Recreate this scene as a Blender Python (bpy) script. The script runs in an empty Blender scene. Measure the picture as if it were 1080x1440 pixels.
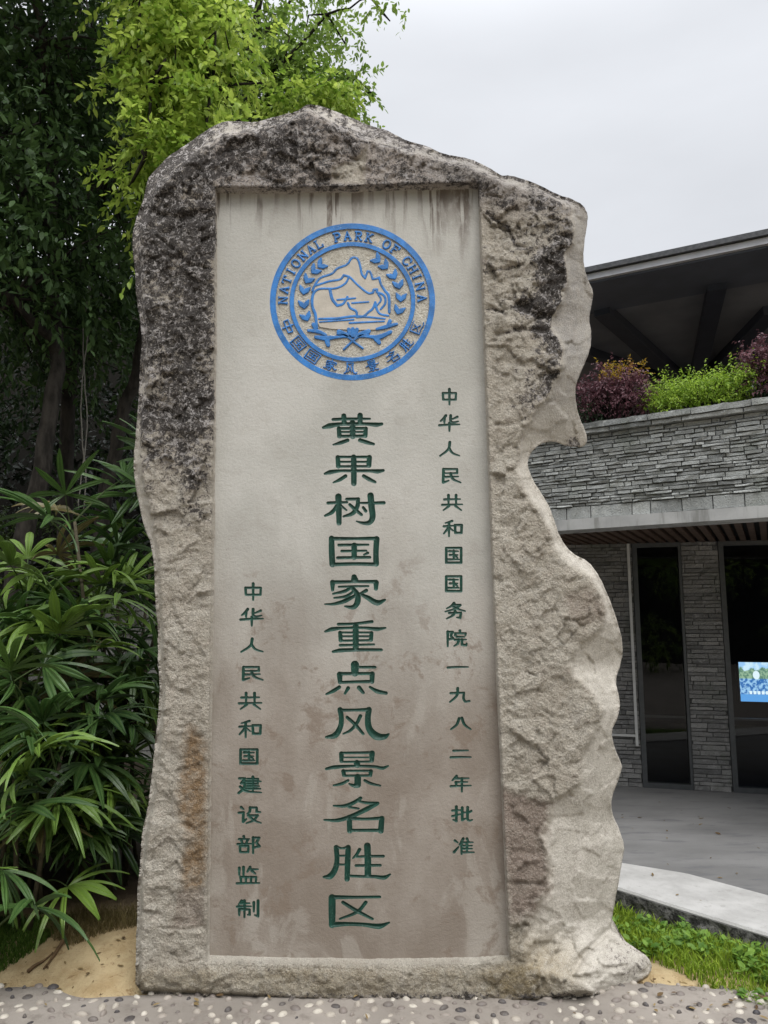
import bpy, math, random
import numpy as np
from mathutils import Vector, Matrix, geometry

rng = np.random.default_rng(11)
random.seed(11)
C = bpy.context.scene.collection
SC = bpy.context.scene

# ------------------------------------------------------------------ camera
PITCH = math.radians(8.0)
FPX = 1040.0
CAMZ = 1.6
cam = bpy.data.cameras.new("camera")
cam.sensor_fit = 'VERTICAL'
cam.sensor_height = 36.0
cam.lens = FPX / 1440.0 * 36.0
cam.clip_start = 0.05
cam.clip_end = 2000
camo = bpy.data.objects.new("camera", cam)
camo.location = (0, 0, CAMZ)
camo.rotation_euler = (math.pi / 2 + PITCH, 0, 0)
C.objects.link(camo)
SC.camera = camo

# ------------------------------------------------------------------ sky, sun, exposure
SUN_EL, SUN_AZ = math.radians(56), math.radians(158)      # azimuth clockwise from +Y: behind the camera, to the right
world = bpy.data.worlds.new("World")
SC.world = world
world.use_nodes = True
wn, wl = world.node_tree.nodes, world.node_tree.links
wn.clear()
wout = wn.new('ShaderNodeOutputWorld')
wbg = wn.new('ShaderNodeBackground')
wbg.inputs['Strength'].default_value = 0.1
sky = wn.new('ShaderNodeTexSky')
sky.sky_type = 'NISHITA'
sky.sun_disc = False
sky.sun_elevation = SUN_EL
sky.sun_rotation = SUN_AZ
sky.dust_density = 3.0
wtc = wn.new('ShaderNodeTexCoord')
wsep = wn.new('ShaderNodeSeparateXYZ')
wl.new(wtc.outputs['Generated'], wsep.inputs[0])
wramp = wn.new('ShaderNodeMapRange')
wramp.interpolation_type = 'SMOOTHSTEP'
wramp.inputs['From Min'].default_value = 0.62
wramp.inputs['From Max'].default_value = 0.95
wramp.inputs['To Min'].default_value = 6.1
wramp.inputs['To Max'].default_value = 21.0
wl.new(wsep.outputs['Z'], wramp.inputs['Value'])
wnoise = wn.new('ShaderNodeTexNoise')
wnoise.inputs['Scale'].default_value = 2.2
wnoise.inputs['Detail'].default_value = 5.0
wmap = wn.new('ShaderNodeMapping')
wmap.inputs['Scale'].default_value = (1, 1, 3.0)
wl.new(wtc.outputs['Generated'], wmap.inputs[0])
wl.new(wmap.outputs[0], wnoise.inputs['Vector'])
wcr = wn.new('ShaderNodeMapRange')
wcr.inputs['From Min'].default_value = 0.3
wcr.inputs['From Max'].default_value = 0.7
wcr.inputs['To Min'].default_value = 0.93
wcr.inputs['To Max'].default_value = 1.07
wl.new(wnoise.outputs['Fac'], wcr.inputs['Value'])
wmul = wn.new('ShaderNodeMath'); wmul.operation = 'MULTIPLY'
wl.new(wramp.outputs[0], wmul.inputs[0]); wl.new(wcr.outputs[0], wmul.inputs[1])
wcol = wn.new('ShaderNodeVectorMath'); wcol.operation = 'SCALE'
wcol.inputs[0].default_value = (0.972, 0.998, 1.048)
wl.new(wmul.outputs[0], wcol.inputs['Scale'])
wmix = wn.new('ShaderNodeMix'); wmix.data_type = 'RGBA'
wmix.inputs['Factor'].default_value = 0.93
wl.new(sky.outputs[0], wmix.inputs['A']); wl.new(wcol.outputs[0], wmix.inputs['B'])
wl.new(wmix.outputs['Result'], wbg.inputs['Color'])
wl.new(wbg.outputs[0], wout.inputs['Surface'])

sl = bpy.data.lights.new("sun", 'SUN')
sl.energy = 1.9
sl.angle = math.radians(40)
sl.color = (1.0, 0.985, 0.96)
so = bpy.data.objects.new("sun", sl)
sdir = Vector((math.sin(SUN_AZ) * math.cos(SUN_EL), math.cos(SUN_AZ) * math.cos(SUN_EL), math.sin(SUN_EL)))
so.rotation_euler = sdir.to_track_quat('Z', 'Y').to_euler()
so.location = (2, -6, 12)
C.objects.link(so)
SC.view_settings.view_transform = 'Standard'
SC.view_settings.look = 'None'
SC.view_settings.exposure = 0.46
SC.view_settings.gamma = 1.0
SC.cycles.use_denoising = True
SC.cycles.max_bounces = 6
SC.cycles.transparent_max_bounces = 8

# ------------------------------------------------------------------ helpers
SP, CP = math.sin(PITCH), math.cos(PITCH)

def W(u, v, Y):
    """world point seen at photo position (u, v) at depth Y"""
    u = np.asarray(u, float); v = np.asarray(v, float); Y = np.asarray(Y, float)
    a = (u - 540) / FPX; b = (720 - v) / FPX
    dy = CP - b * SP; dz = SP + b * CP
    t = Y / dy
    return np.stack(np.broadcast_arrays(a * t, Y, CAMZ + dz * t), -1)

def G(u, v, z=0.0):
    """world point seen at photo position (u, v) at height z"""
    a = (u - 540) / FPX; b = (720 - v) / FPX
    dy = CP - b * SP; dz = SP + b * CP
    t = (z - CAMZ) / dz
    return np.array([a * t, dy * t, z])

ORG = {}

def mk(name, V, F, mat=None, parent=None, origin=None, attrs=None, smooth=False, mats=None, midx=None):
    """one mesh object from world-space vertices; F is a list of index arrays (tri / quad) or lists"""
    V = np.asarray(V, float).reshape(-1, 3)
    if origin is None:
        if parent is not None:
            origin = ORG[parent.name]
        else:
            origin = np.array([(V[:, 0].min() + V[:, 0].max()) / 2, (V[:, 1].min() + V[:, 1].max()) / 2, V[:, 2].min()])
    origin = np.asarray(origin, float)
    me = bpy.data.meshes.new(name)
    blocks = []
    for f in (F if isinstance(F, (list, tuple)) else [F]):
        blocks.append(np.asarray(f, dtype=np.int64))
    if blocks and all(b.ndim == 2 for b in blocks):
        loops = np.concatenate([b.ravel() for b in blocks])
        tot = np.concatenate([np.full(len(b), b.shape[1]) for b in blocks])
    else:
        loops = np.concatenate([b.ravel() for b in blocks])
        tot = np.array([len(b) for b in blocks])
    start = np.concatenate([[0], np.cumsum(tot)[:-1]])
    me.vertices.add(len(V)); me.vertices.foreach_set("co", (V - origin).astype(np.float32).ravel())
    me.loops.add(len(loops)); me.loops.foreach_set("vertex_index", loops.astype(np.int32))
    me.polygons.add(len(tot))
    me.polygons.foreach_set("loop_start", start.astype(np.int32))
    me.polygons.foreach_set("use_smooth", np.full(len(tot), bool(smooth)))
    if mats:
        for m in mats: me.materials.append(m)
        if midx is not None: me.polygons.foreach_set("material_index", np.asarray(midx, np.int32))
    elif mat:
        me.materials.append(mat)
    me.update(calc_edges=True)
    me.validate()
    for k, val in (attrs or {}).items():
        val = np.asarray(val, np.float32)
        at = me.attributes.new(k, 'FLOAT', 'POINT')
        at.data.foreach_set("value", val)
    o = bpy.data.objects.new(name, me)
    C.objects.link(o)
    ORG[o.name] = origin
    if parent is not None:
        o.parent = parent
        o.location = Vector(origin - ORG[parent.name])
    else:
        o.location = Vector(origin)
    return o

def root(name, loc, label, cat, group=None):
    o = bpy.data.objects.new(name, None)
    o.empty_display_size = 0.2
    o.location = Vector(loc)
    C.objects.link(o)
    ORG[o.name] = np.asarray(loc, float)
    return tag(o, label, cat, group)

def tag(o, label=None, cat=None, group=None, kind=None):
    if label: o['label'] = label
    if cat: o['category'] = cat
    if group: o['group'] = group
    if kind: o['kind'] = kind
    return o

class MB:
    """collects shapes for one mesh"""
    def __init__(s): s.V = []; s.F = []; s.n = 0; s.A = []
    def add(s, V, F, a=None):
        V = np.asarray(V, float).reshape(-1, 3)
        s.V.append(V)
        for f in F: s.F.append([i + s.n for i in f])
        s.A.append(np.full(len(V), 0.5 if a is None else a))
        s.n += len(V)
    def hexa(s, P, a=None):
        """8 corners: 4 bottom (ccw) then 4 top"""
        s.add(P, [(0, 3, 2, 1), (4, 5, 6, 7), (0, 1, 5, 4), (1, 2, 6, 5), (2, 3, 7, 6), (3, 0, 4, 7)], a)
    def box(s, c, sx, sy, sz, rz=0, a=None):
        cx, cy, cz = c
        cr, sr = math.cos(rz), math.sin(rz)
        P = []
        for z in (-sz / 2, sz / 2):
            for x, y in ((-sx / 2, -sy / 2), (sx / 2, -sy / 2), (sx / 2, sy / 2), (-sx / 2, sy / 2)):
                P.append((cx + x * cr - y * sr, cy + x * sr + y * cr, cz + z))
        s.hexa(P, a)
    def tube(s, pts, rad, n=8, a=None, cap=True):
        pts = [Vector(p) for p in pts]
        V = []; F = []
        up = Vector((0.13, 0.31, 0.94))
        for i, p in enumerate(pts):
            d = (pts[min(i + 1, len(pts) - 1)] - pts[max(i - 1, 0)]).normalized()
            x = d.cross(up)
            if x.length < 1e-3: x = d.cross(Vector((1, 0, 0)))
            x.normalize(); y = d.cross(x)
            r = rad[i] if hasattr(rad, '__len__') else rad
            for k in range(n):
                t = 2 * math.pi * k / n
                V.append(p + x * (r * math.cos(t)) + y * (r * math.sin(t)))
        for i in range(len(pts) - 1):
            for k in range(n):
                k2 = (k + 1) % n
                F.append((i * n + k, i * n + k2, (i + 1) * n + k2, (i + 1) * n + k))
        if cap:
            F.append(tuple(range(n))[::-1]); F.append(tuple((len(pts) - 1) * n + k for k in range(n)))
        s.add([tuple(v) for v in V], F, a)
    def build(s, name, mat, parent=None, smooth=False, origin=None):
        return mk(name, np.concatenate(s.V), s.F, mat, parent, origin, {'tone': np.concatenate(s.A)}, smooth)

# ---- noise
def _hash(ix, iy, seed):
    h = (ix.astype(np.int64) * 374761393 + iy.astype(np.int64) * 668265263 + seed * 1442695041) & 0x7fffffff
    h = ((h ^ (h >> 13)) * 1274126177) & 0x7fffffff
    return (h ^ (h >> 16)) & 0xffff

def perlin(x, y, seed=0):
    x = np.asarray(x, float); y = np.asarray(y, float)
    ix = np.floor(x).astype(np.int64); iy = np.floor(y).astype(np.int64)
    fx = x - ix; fy = y - iy
    def g(dx, dy):
        a = _hash(ix + dx, iy + dy, seed) / 65536.0 * 2 * np.pi
        return np.cos(a) * (fx - dx) + np.sin(a) * (fy - dy)
    sx = fx * fx * fx * (fx * (fx * 6 - 15) + 10); sy = fy * fy * fy * (fy * (fy * 6 - 15) + 10)
    n0 = g(0, 0) * (1 - sx) + g(1, 0) * sx
    n1 = g(0, 1) * (1 - sx) + g(1, 1) * sx
    return (n0 * (1 - sy) + n1 * sy) * 1.5

def fbm(x, y, o=4, seed=0, gain=0.5):
    s = 0; a = 1; t = 0
    for i in range(o):
        s = s + a * perlin(x * 2 ** i, y * 2 ** i, seed + i * 17); t += a; a *= gain
    return s / t

def ridged(x, y, o=4, seed=0, gain=0.55):
    s = 0; a = 1; t = 0
    for i in range(o):
        s = s + a * (1 - 2 * np.abs(perlin(x * 2 ** i, y * 2 ** i, seed + i * 31))); t += a; a *= gain
    return s / t

def sstep(a, b, x):
    t = np.clip((np.asarray(x, float) - a) / (b - a), 0, 1)
    return t * t * (3 - 2 * t)

def inpoly(px, py, poly):
    poly = np.asarray(poly, float)
    r = np.zeros(len(px), bool)
    x1, y1 = poly[-1]
    for x2, y2 in poly:
        c = ((y1 > py) != (y2 > py))
        if c.any():
            r ^= c & (px < (x2 - x1) * (py - y1) / (y2 - y1 + 1e-12) + x1)
        x1, y1 = x2, y2
    return r

def polydist(px, py, poly, closed=True):
    poly = np.asarray(poly, float)
    d = np.full(len(px), 1e9)
    n = len(poly)
    for i in range(n if closed else n - 1):
        ax, ay = poly[i]; bx, by = poly[(i + 1) % n]
        vx, vy = bx - ax, by - ay
        t = np.clip(((px - ax) * vx + (py - ay) * vy) / (vx * vx + vy * vy + 1e-12), 0, 1)
        d = np.minimum(d, np.hypot(px - ax - t * vx, py - ay - t * vy))
    return d

def resample(poly, step, closed=True):
    poly = np.asarray(poly, float)
    if closed: poly = np.vstack([poly, poly[:1]])
    out = []
    for a, b in zip(poly[:-1], poly[1:]):
        n = max(1, int(round(float(np.linalg.norm(b - a)) / step)))
        for k in range(n): out.append(a + (b - a) * k / n)
    if not closed: out.append(poly[-1])
    return np.array(out)

# ---- materials
class NT:
    def __init__(s, name):
        s.m = bpy.data.materials.new(name); s.m.use_nodes = True
        s.t = s.m.node_tree; s.n = s.t.nodes; s.l = s.t.links
        s.b = s.n['Principled BSDF']; s.out = s.n['Material Output']
        s.tc = s.n.new('ShaderNodeTexCoord')
    def link(s, a, b): s.l.new(a, b)
    def noise(s, scale, detail=4, rough=0.55, vec=None, stretch=None, dist=0.0):
        n = s.n.new('ShaderNodeTexNoise')
        n.inputs['Scale'].default_value = scale; n.inputs['Detail'].default_value = detail
        n.inputs['Roughness'].default_value = rough; n.inputs['Distortion'].default_value = dist
        v = vec or s.tc.outputs['Object']
        if stretch:
            m = s.n.new('ShaderNodeMapping'); m.inputs['Scale'].default_value = stretch
            s.link(v, m.inputs[0]); v = m.outputs[0]
        s.link(v, n.inputs['Vector'])
        return n.outputs['Fac']
    def vor(s, scale, feature='F1', out='Distance', rand=1.0):
        n = s.n.new('ShaderNodeTexVoronoi'); n.feature = feature
        n.inputs['Scale'].default_value = scale; n.inputs['Randomness'].default_value = rand
        s.link(s.tc.outputs['Object'], n.inputs['Vector'])
        return n.outputs[out]
    def attr(s, name):
        n = s.n.new('ShaderNodeAttribute'); n.attribute_name = name
        return n.outputs['Fac']
    def rng(s, x, a, b, c=0.0, d=1.0, smooth=True):
        n = s.n.new('ShaderNodeMapRange')
        if smooth: n.interpolation_type = 'SMOOTHSTEP'
        s.link(x, n.inputs['Value'])
        for k, val in (('From Min', a), ('From Max', b), ('To Min', c), ('To Max', d)): n.inputs[k].default_value = val
        return n.outputs[0]
    def math(s, op, x, y=None):
        n = s.n.new('ShaderNodeMath'); n.operation = op
        for i, q in enumerate((x, y)):
            if q is None: continue
            if isinstance(q, (int, float)): n.inputs[i].default_value = q
            else: s.link(q, n.inputs[i])
        return n.outputs[0]
    def mix(s, f, a, b, mode='MIX'):
        n = s.n.new('ShaderNodeMix'); n.data_type = 'RGBA'; n.blend_type = mode
        for k, q in (('Factor', f), ('A', a), ('B', b)):
            if isinstance(q, (int, float)) : n.inputs[k].default_value = q
            elif isinstance(q, tuple): n.inputs[k].default_value = (*q, 1)
            else: s.link(q, n.inputs[k])
        return n.outputs['Result']
    def bump(s, h, strength=0.5, dist=0.01, prev=None):
        n = s.n.new('ShaderNodeBump'); n.inputs['Strength'].default_value = strength
        n.inputs['Distance'].default_value = dist
        s.link(h, n.inputs['Height'])
        if prev: s.link(prev, n.inputs['Normal'])
        return n.outputs[0]
    def sep(s):
        n = s.n.new('ShaderNodeSeparateXYZ'); s.link(s.tc.outputs['Object'], n.inputs[0]); return n.outputs
    def done(s, col=None, rough=0.8, normal=None, spec=0.3, metal=0.0):
        if isinstance(col, tuple): s.b.inputs['Base Color'].default_value = (*col, 1)
        elif col is not None: s.link(col, s.b.inputs['Base Color'])
        if isinstance(rough, (int, float)): s.b.inputs['Roughness'].default_value = rough
        else: s.link(rough, s.b.inputs['Roughness'])
        s.b.inputs['Specular IOR Level'].default_value = spec
        s.b.inputs['Metallic'].default_value = metal
        if normal: s.link(normal, s.b.inputs['Normal'])
        return s.m

def simple(name, col, rough=0.7, var=0.15, scale=8, bump=0.0, spec=0.3, metal=0.0, bscale=120):
    t = NT(name)
    n = t.noise(scale, 5)
    f = t.rng(n, 0.3, 0.7)
    a = tuple(c * (1 - var) for c in col); b = tuple(min(1, c * (1 + var)) for c in col)
    c = t.mix(f, a, b)
    nb = t.bump(t.noise(bscale, 4), bump, 0.004) if bump else None
    return t.done(c, rough, nb, spec, metal)

def leafmat(name, dark, light, trans=0.3, tcol=None, rough=0.45, spec=0.4):
    t = NT(name)
    a = t.attr('tone')
    c = t.mix(a, dark, light)
    m = t.done(c, rough, None, spec)
    tr = t.n.new('ShaderNodeBsdfTranslucent')
    if tcol: tr.inputs['Color'].default_value = (*tcol, 1)
    else: t.link(c, tr.inputs['Color'])
    mx = t.n.new('ShaderNodeMixShader'); mx.inputs[0].default_value = trans
    t.link(t.b.outputs[0], mx.inputs[1]); t.link(tr.outputs[0], mx.inputs[2])
    t.link(mx.outputs[0], t.out.inputs['Surface'])
    return m

# rock of the monument -------------------------------------------------------
def rock_material():
    t = NT("weathered_granite")
    lich, och, brn, flk, base_, pnk, gry = [t.attr(k) for k in ('lichen', 'ochre', 'brown', 'flank', 'dirt', 'pink', 'grey')]
    big = t.noise(5, 5, 0.6); mid = t.noise(24, 5, 0.6); fine = t.noise(110, 4, 0.65); grain = t.noise(340, 2, 0.5)
    c = t.mix(t.rng(big, 0.35, 0.68), (0.49, 0.44, 0.36), (0.60, 0.555, 0.47))
    c = t.mix(t.math('MULTIPLY', t.rng(mid, 0.5, 0.75), 0.4), c, (0.46, 0.38, 0.315))
    c = t.mix(t.math('MULTIPLY', t.rng(mid, 0.48, 0.25), 0.45), c, (0.50, 0.47, 0.42))
    c = t.mix(t.math('MULTIPLY', pnk, 0.7), c, (0.40, 0.335, 0.315))
    fl = t.mix(t.rng(mid, 0.3, 0.7), (0.43, 0.40, 0.345), (0.54, 0.505, 0.445))
    c = t.mix(flk, c, fl)
    c = t.mix(t.math('MULTIPLY', gry, t.rng(mid, 0.3, 0.62, 0.45, 0.85)), c, (0.215, 0.205, 0.195))
    c = t.mix(t.math('MULTIPLY', t.rng(fine, 0.47, 0.36), t.math('SUBTRACT', 0.46, t.math('MULTIPLY', flk, 0.25))), c, (0.235, 0.20, 0.165))
    c = t.mix(t.math('MULTIPLY', t.rng(t.noise(17, 6, 0.7), 0.53, 0.66), 0.35), c, (0.27, 0.235, 0.20))
    # rust and brown fractures
    c = t.mix(t.math('MULTIPLY', och, t.rng(mid, 0.25, 0.6, 0.45, 1)), c, (0.285, 0.185, 0.095))
    c = t.mix(t.math('MULTIPLY', brn, t.rng(big, 0.2, 0.6, 0.5, 1)), c, (0.27, 0.205, 0.165))
    c = t.mix(t.math('MULTIPLY', base_, t.rng(mid, 0.3, 0.6, 0.5, 0.95)), c, (0.25, 0.195, 0.105))
    # granite grain
    c = t.mix(t.math('MULTIPLY', t.rng(grain, 0.55, 0.63), 0.6), c, (0.14, 0.12, 0.105))
    c = t.mix(t.math('MULTIPLY', t.rng(grain, 0.44, 0.36), 0.45), c, (0.64, 0.60, 0.54))
    # black lichen: patches that break up at several scales
    med = t.noise(33, 6, 0.74, dist=0.5)
    n = t.math('ADD', t.math('MULTIPLY', big, 0.30), t.math('ADD', t.math('MULTIPLY', med, 0.50), t.math('MULTIPLY', fine, 0.30)))
    s_ = t.math('ADD', n, t.math('MULTIPLY', t.math('SUBTRACT', lich, 0.5), 0.36))
    m = t.rng(s_, 0.545, 0.585)
    dk = t.mix(t.rng(fine, 0.35, 0.65), (0.020, 0.018, 0.017), (0.095, 0.084, 0.078))
    c = t.mix(t.math('MULTIPLY', t.rng(s_, 0.49, 0.56), 0.4), c, (0.22, 0.19, 0.17))
    c = t.mix(t.math('MULTIPLY', m, 0.95), c, dk)
    # white crusts where the lichen is thick
    w = t.math('MULTIPLY', t.rng(t.math('ADD', t.math('MULTIPLY', t.noise(27, 5, 0.8, dist=0.8), 0.75), t.math('MULTIPLY', fine, 0.25)), 0.525, 0.565), t.rng(lich, 0.40, 0.60))
    c = t.mix(t.math('MULTIPLY', w, 0.85), c, (0.47, 0.44, 0.42))
    pit = t.math('MULTIPLY', t.vor(75), 0.5)
    rdg = t.math('ABSOLUTE', t.math('SUBTRACT', t.noise(58, 6, 0.70, dist=0.6), 0.5))
    h = t.math('ADD', t.math('ADD', t.math('MULTIPLY', rdg, -1.6), pit), t.math('ADD', t.math('MULTIPLY', fine, 1.1), t.math('MULTIPLY', grain, 0.6)))
    bn = t.n.new('ShaderNodeBump'); bn.inputs['Distance'].default_value = 0.0125
    t.link(t.math('SUBTRACT', 1.0, t.math('MULTIPLY', flk, 0.62)), bn.inputs['Strength'])
    t.link(h, bn.inputs['Height'])
    return t.done(c, 0.92, bn.outputs[0], 0.2)

def panel_material():
    t = NT("dressed_stone")
    xyz = t.sep()
    z = xyz['Z']
    big = t.noise(2.3, 5, 0.6, stretch=(1, 1, 0.7)); mid = t.noise(9, 5, 0.65); fine = t.noise(70, 4, 0.6)
    sm = t.noise(1.6, 5, 0.6, stretch=(1.4, 1, 0.4))
    low = t.rng(t.math('ADD', z, t.math('MULTIPLY', t.math('SUBTRACT', sm, 0.5), 1.6)), 2.3, 0.75)
    up = t.mix(t.rng(big, 0.35, 0.65), (0.40, 0.39, 0.355), (0.475, 0.462, 0.425))
    dn = t.mix(t.rng(big, 0.35, 0.65), (0.215, 0.179, 0.146), (0.305, 0.270, 0.232))
    c = t.mix(low, up, dn)
    # pale washes and brown blotches in the lower half
    wash = t.math('MULTIPLY', t.rng(t.noise(3.1, 6, 0.62, stretch=(1.5, 1, 0.6), dist=0.7), 0.53, 0.60), low)
    c = t.mix(t.math('MULTIPLY', wash, 0.30), c, (0.42, 0.395, 0.35))
    blot = t.math('MULTIPLY', t.rng(t.noise(8, 7, 0.72, dist=0.4), 0.535, 0.64), t.rng(low, 0.0, 0.7, 0.10, 0.72))
    c = t.mix(blot, c, (0.195, 0.152, 0.118))
    speck = t.math('MULTIPLY', t.rng(t.noise(38, 5, 0.7), 0.66, 0.72), t.rng(mid, 0.45, 0.65))
    c = t.mix(t.math('MULTIPLY', speck, 0.6), c, (0.12, 0.10, 0.085))
    # water streaks under the top edge
    st = t.noise(17, 3, 0.6, stretch=(1, 0.1, 0.06)); st2 = t.noise(40, 3, 0.6, stretch=(1, 1, 0.35))
    top = t.rng(t.math('ADD', z, t.math('MULTIPLY', t.math('SUBTRACT', t.noise(9, 2, 0.5, stretch=(1, 0.1, 0.02)), 0.5), 0.8)), 3.42, 3.80)
    dr = t.math('MULTIPLY', t.math('MULTIPLY', t.rng(st, 0.50, 0.555), top), t.rng(st2, 0.3, 0.55, 0.45, 1))
    c = t.mix(t.math('MULTIPLY', dr, 0.9), c, (0.105, 0.08, 0.064))
    edge = t.math('MULTIPLY', t.rng(z, 3.62, 3.86), t.rng(mid, 0.3, 0.7, 0.1, 0.6))
    c = t.mix(edge, c, (0.22, 0.19, 0.15))
    c = t.mix(t.math('MULTIPLY', t.rng(t.noise(240, 3, 0.6), 0.57, 0.66), 0.35), c, (0.17, 0.15, 0.13))
    h = t.math('ADD', fine, t.math('ADD', t.math('MULTIPLY', mid, 1.2), t.math('MULTIPLY', t.noise(240, 3, 0.6), 0.5)))
    return t.done(c, 0.85, t.bump(h, 0.42, 0.006), 0.25)

M = {}
M['rock'] = rock_material()
M['panel'] = panel_material()
def paint(name, col, worn):
    t = NT(name)
    n = t.noise(140, 4, 0.6); m = t.noise(22, 4, 0.6)
    c = t.mix(t.rng(m, 0.3, 0.7), tuple(k * 0.75 for k in col), tuple(k * 1.3 for k in col))
    c = t.mix(t.math('MULTIPLY', t.rng(t.math('ADD', t.math('MULTIPLY', n, .6), t.math('MULTIPLY', t.noise(38, 5, .7), .4)), 0.545, 0.62), 0.75), c, worn)
    return t.done(c, 0.5, t.bump(n, 0.35, 0.003), 0.4)
M['green'] = paint("green_paint", (0.005, 0.043, 0.029), (0.055, 0.115, 0.088))
M['blue'] = paint("blue_paint", (0.022, 0.150, 0.42), (0.18, 0.27, 0.38))
def emb_ground():
    t = NT("chiselled_stone")
    n = t.noise(95, 4, 0.7); g = t.noise(260, 3, 0.6); b = t.noise(12, 4)
    c = t.mix(t.rng(b, 0.3, 0.7), (0.52, 0.485, 0.41), (0.62, 0.59, 0.515))
    c = t.mix(t.math('MULTIPLY', t.rng(n, 0.5, 0.33), 0.6), c, (0.25, 0.21, 0.16))
    return t.done(c, 0.9, t.bump(t.math('ADD', n, t.math('MULTIPLY', g, 0.5)), 1.0, 0.012), 0.2)
M['chisel'] = emb_ground()
M['plate'] = simple("smooth_plate_stone", (0.46, 0.42, 0.36), 0.8, 0.1, 14, 0.3)

# =================================================================== MONUMENT
Y0 = 3.40
SIL = [(430,148),(433,147),(450,148),(480,160),(500,168),(520,177),(542,182),(570,197),(602,206),(623,216),(660,223),(683,233),(700,244),
 (707,247.5),(716,246),(750,256),(787,275),(803,279),(820,288),(827,302),(825,320),(822,337),(820,363),(824,387),(835,410),(832,430),(828,447),
 (832,470),(830,493),(817,523),(810,540),(809,560),(812,577),(817,592),(824,608),(826,621),(820,629),(798,628),(777,620),(762,623),(749,633),
 (743,645),(742,655),(748,673),(770,707),(778,727),(788,757),(803,777),(827,789),(843,810),(855,837),(866,867),(871,884),(875,900),(876,920),
 (871,941),(865,957),(871,982),(872,992),(869,1009),(859,1029),(865,1053),(873,1072),(875,1080),(869,1098),(860,1122),(860,1142),(871,1166),(879,1190),
 (875,1210),(869,1247),(861,1287),(859,1307),(868,1314),(877,1322),(895,1334),(912,1346),(918,1362),(908,1377),(870,1391),(830,1400),(760,1411),
 (690,1416),(620,1417),(550,1415),(470,1412),(400,1409),(300,1402),(240,1399),(190,1397),
 (191,1333),(193,1283),(193,1253),(197,1213),(200,1167),(207,1143),(213,1093),(218,1045),(223,1000),(225,960),(222,933),(222,883),(218,840),
 (217,800),(213,767),(200,733),(190,680),(187,650),(192,600),(195,557),(197,513),(200,480),(197,450),(192,423),(190,383),(185,337),(190,310),
 (202,280),(207,253),(217,240),(237,219),(267,200),(287,185),(307,173),(327,169.5),(360,172),(390,163),(417,157)]
INN = [(436,158),(470,176),(520,200),(560,212),(610,224),(650,234),(690,250),(716,262),(750,268),(785,284),(803,292),(806,315),(807,343),(793,357),(798,383),
 (790,423),(775,447),(777,463),(793,490),(792,513),(779,540),(770,560),(754,577),(742,598),(730,625),(726,655),(735,690),(757,715),(771,740),(782,777),
 (797,790),(828,812),(848,842),(849,872),(836,890),(817,902),(800,930),(806,950),(835,977),(846,997),(840,1025),(818,1063),(815,1094),(805,1114),(780,1122),
 (772,1150),(762,1174),(770,1202),(772,1243),(750,1285),(735,1320),(740,1360),(800,1378),(830,1394),(760,1408),(690,1414),(550,1413),(400,1407),(240,1397),(194,1394),
 (196,1333),(198,1283),(199,1230),(207,1180),(216,1130),(221,1080),(226,1030),(229,980),(228,930),(227,880),(223,830),(221,790),(217,745),(208,700),(197,660),(199,610),
 (204,560),(206,510),(208,470),(203,425),(201,383),(199,340),(206,310),(216,285),(224,262),(248,238),(290,208),(320,190),(360,186),(395,176)]
HOLE = [(302,262),(390,263.5),(455,262),(497,262),(510,260),(600,257.5),(674,256),(680,420),(688,640),(697,880),(707,1100),(718,1352),
        (640,1356),(520,1358),(470,1357),(290,1353),(293,1100),(297,800),(300,560)]

def chaikin(p, n):
    p = np.asarray(p, float)
    for _ in range(n):
        q = np.roll(p, -1, 0); p = np.stack([p * .78 + q * .22, p * .22 + q * .78], 1).reshape(-1, 2)
    return p

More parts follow.
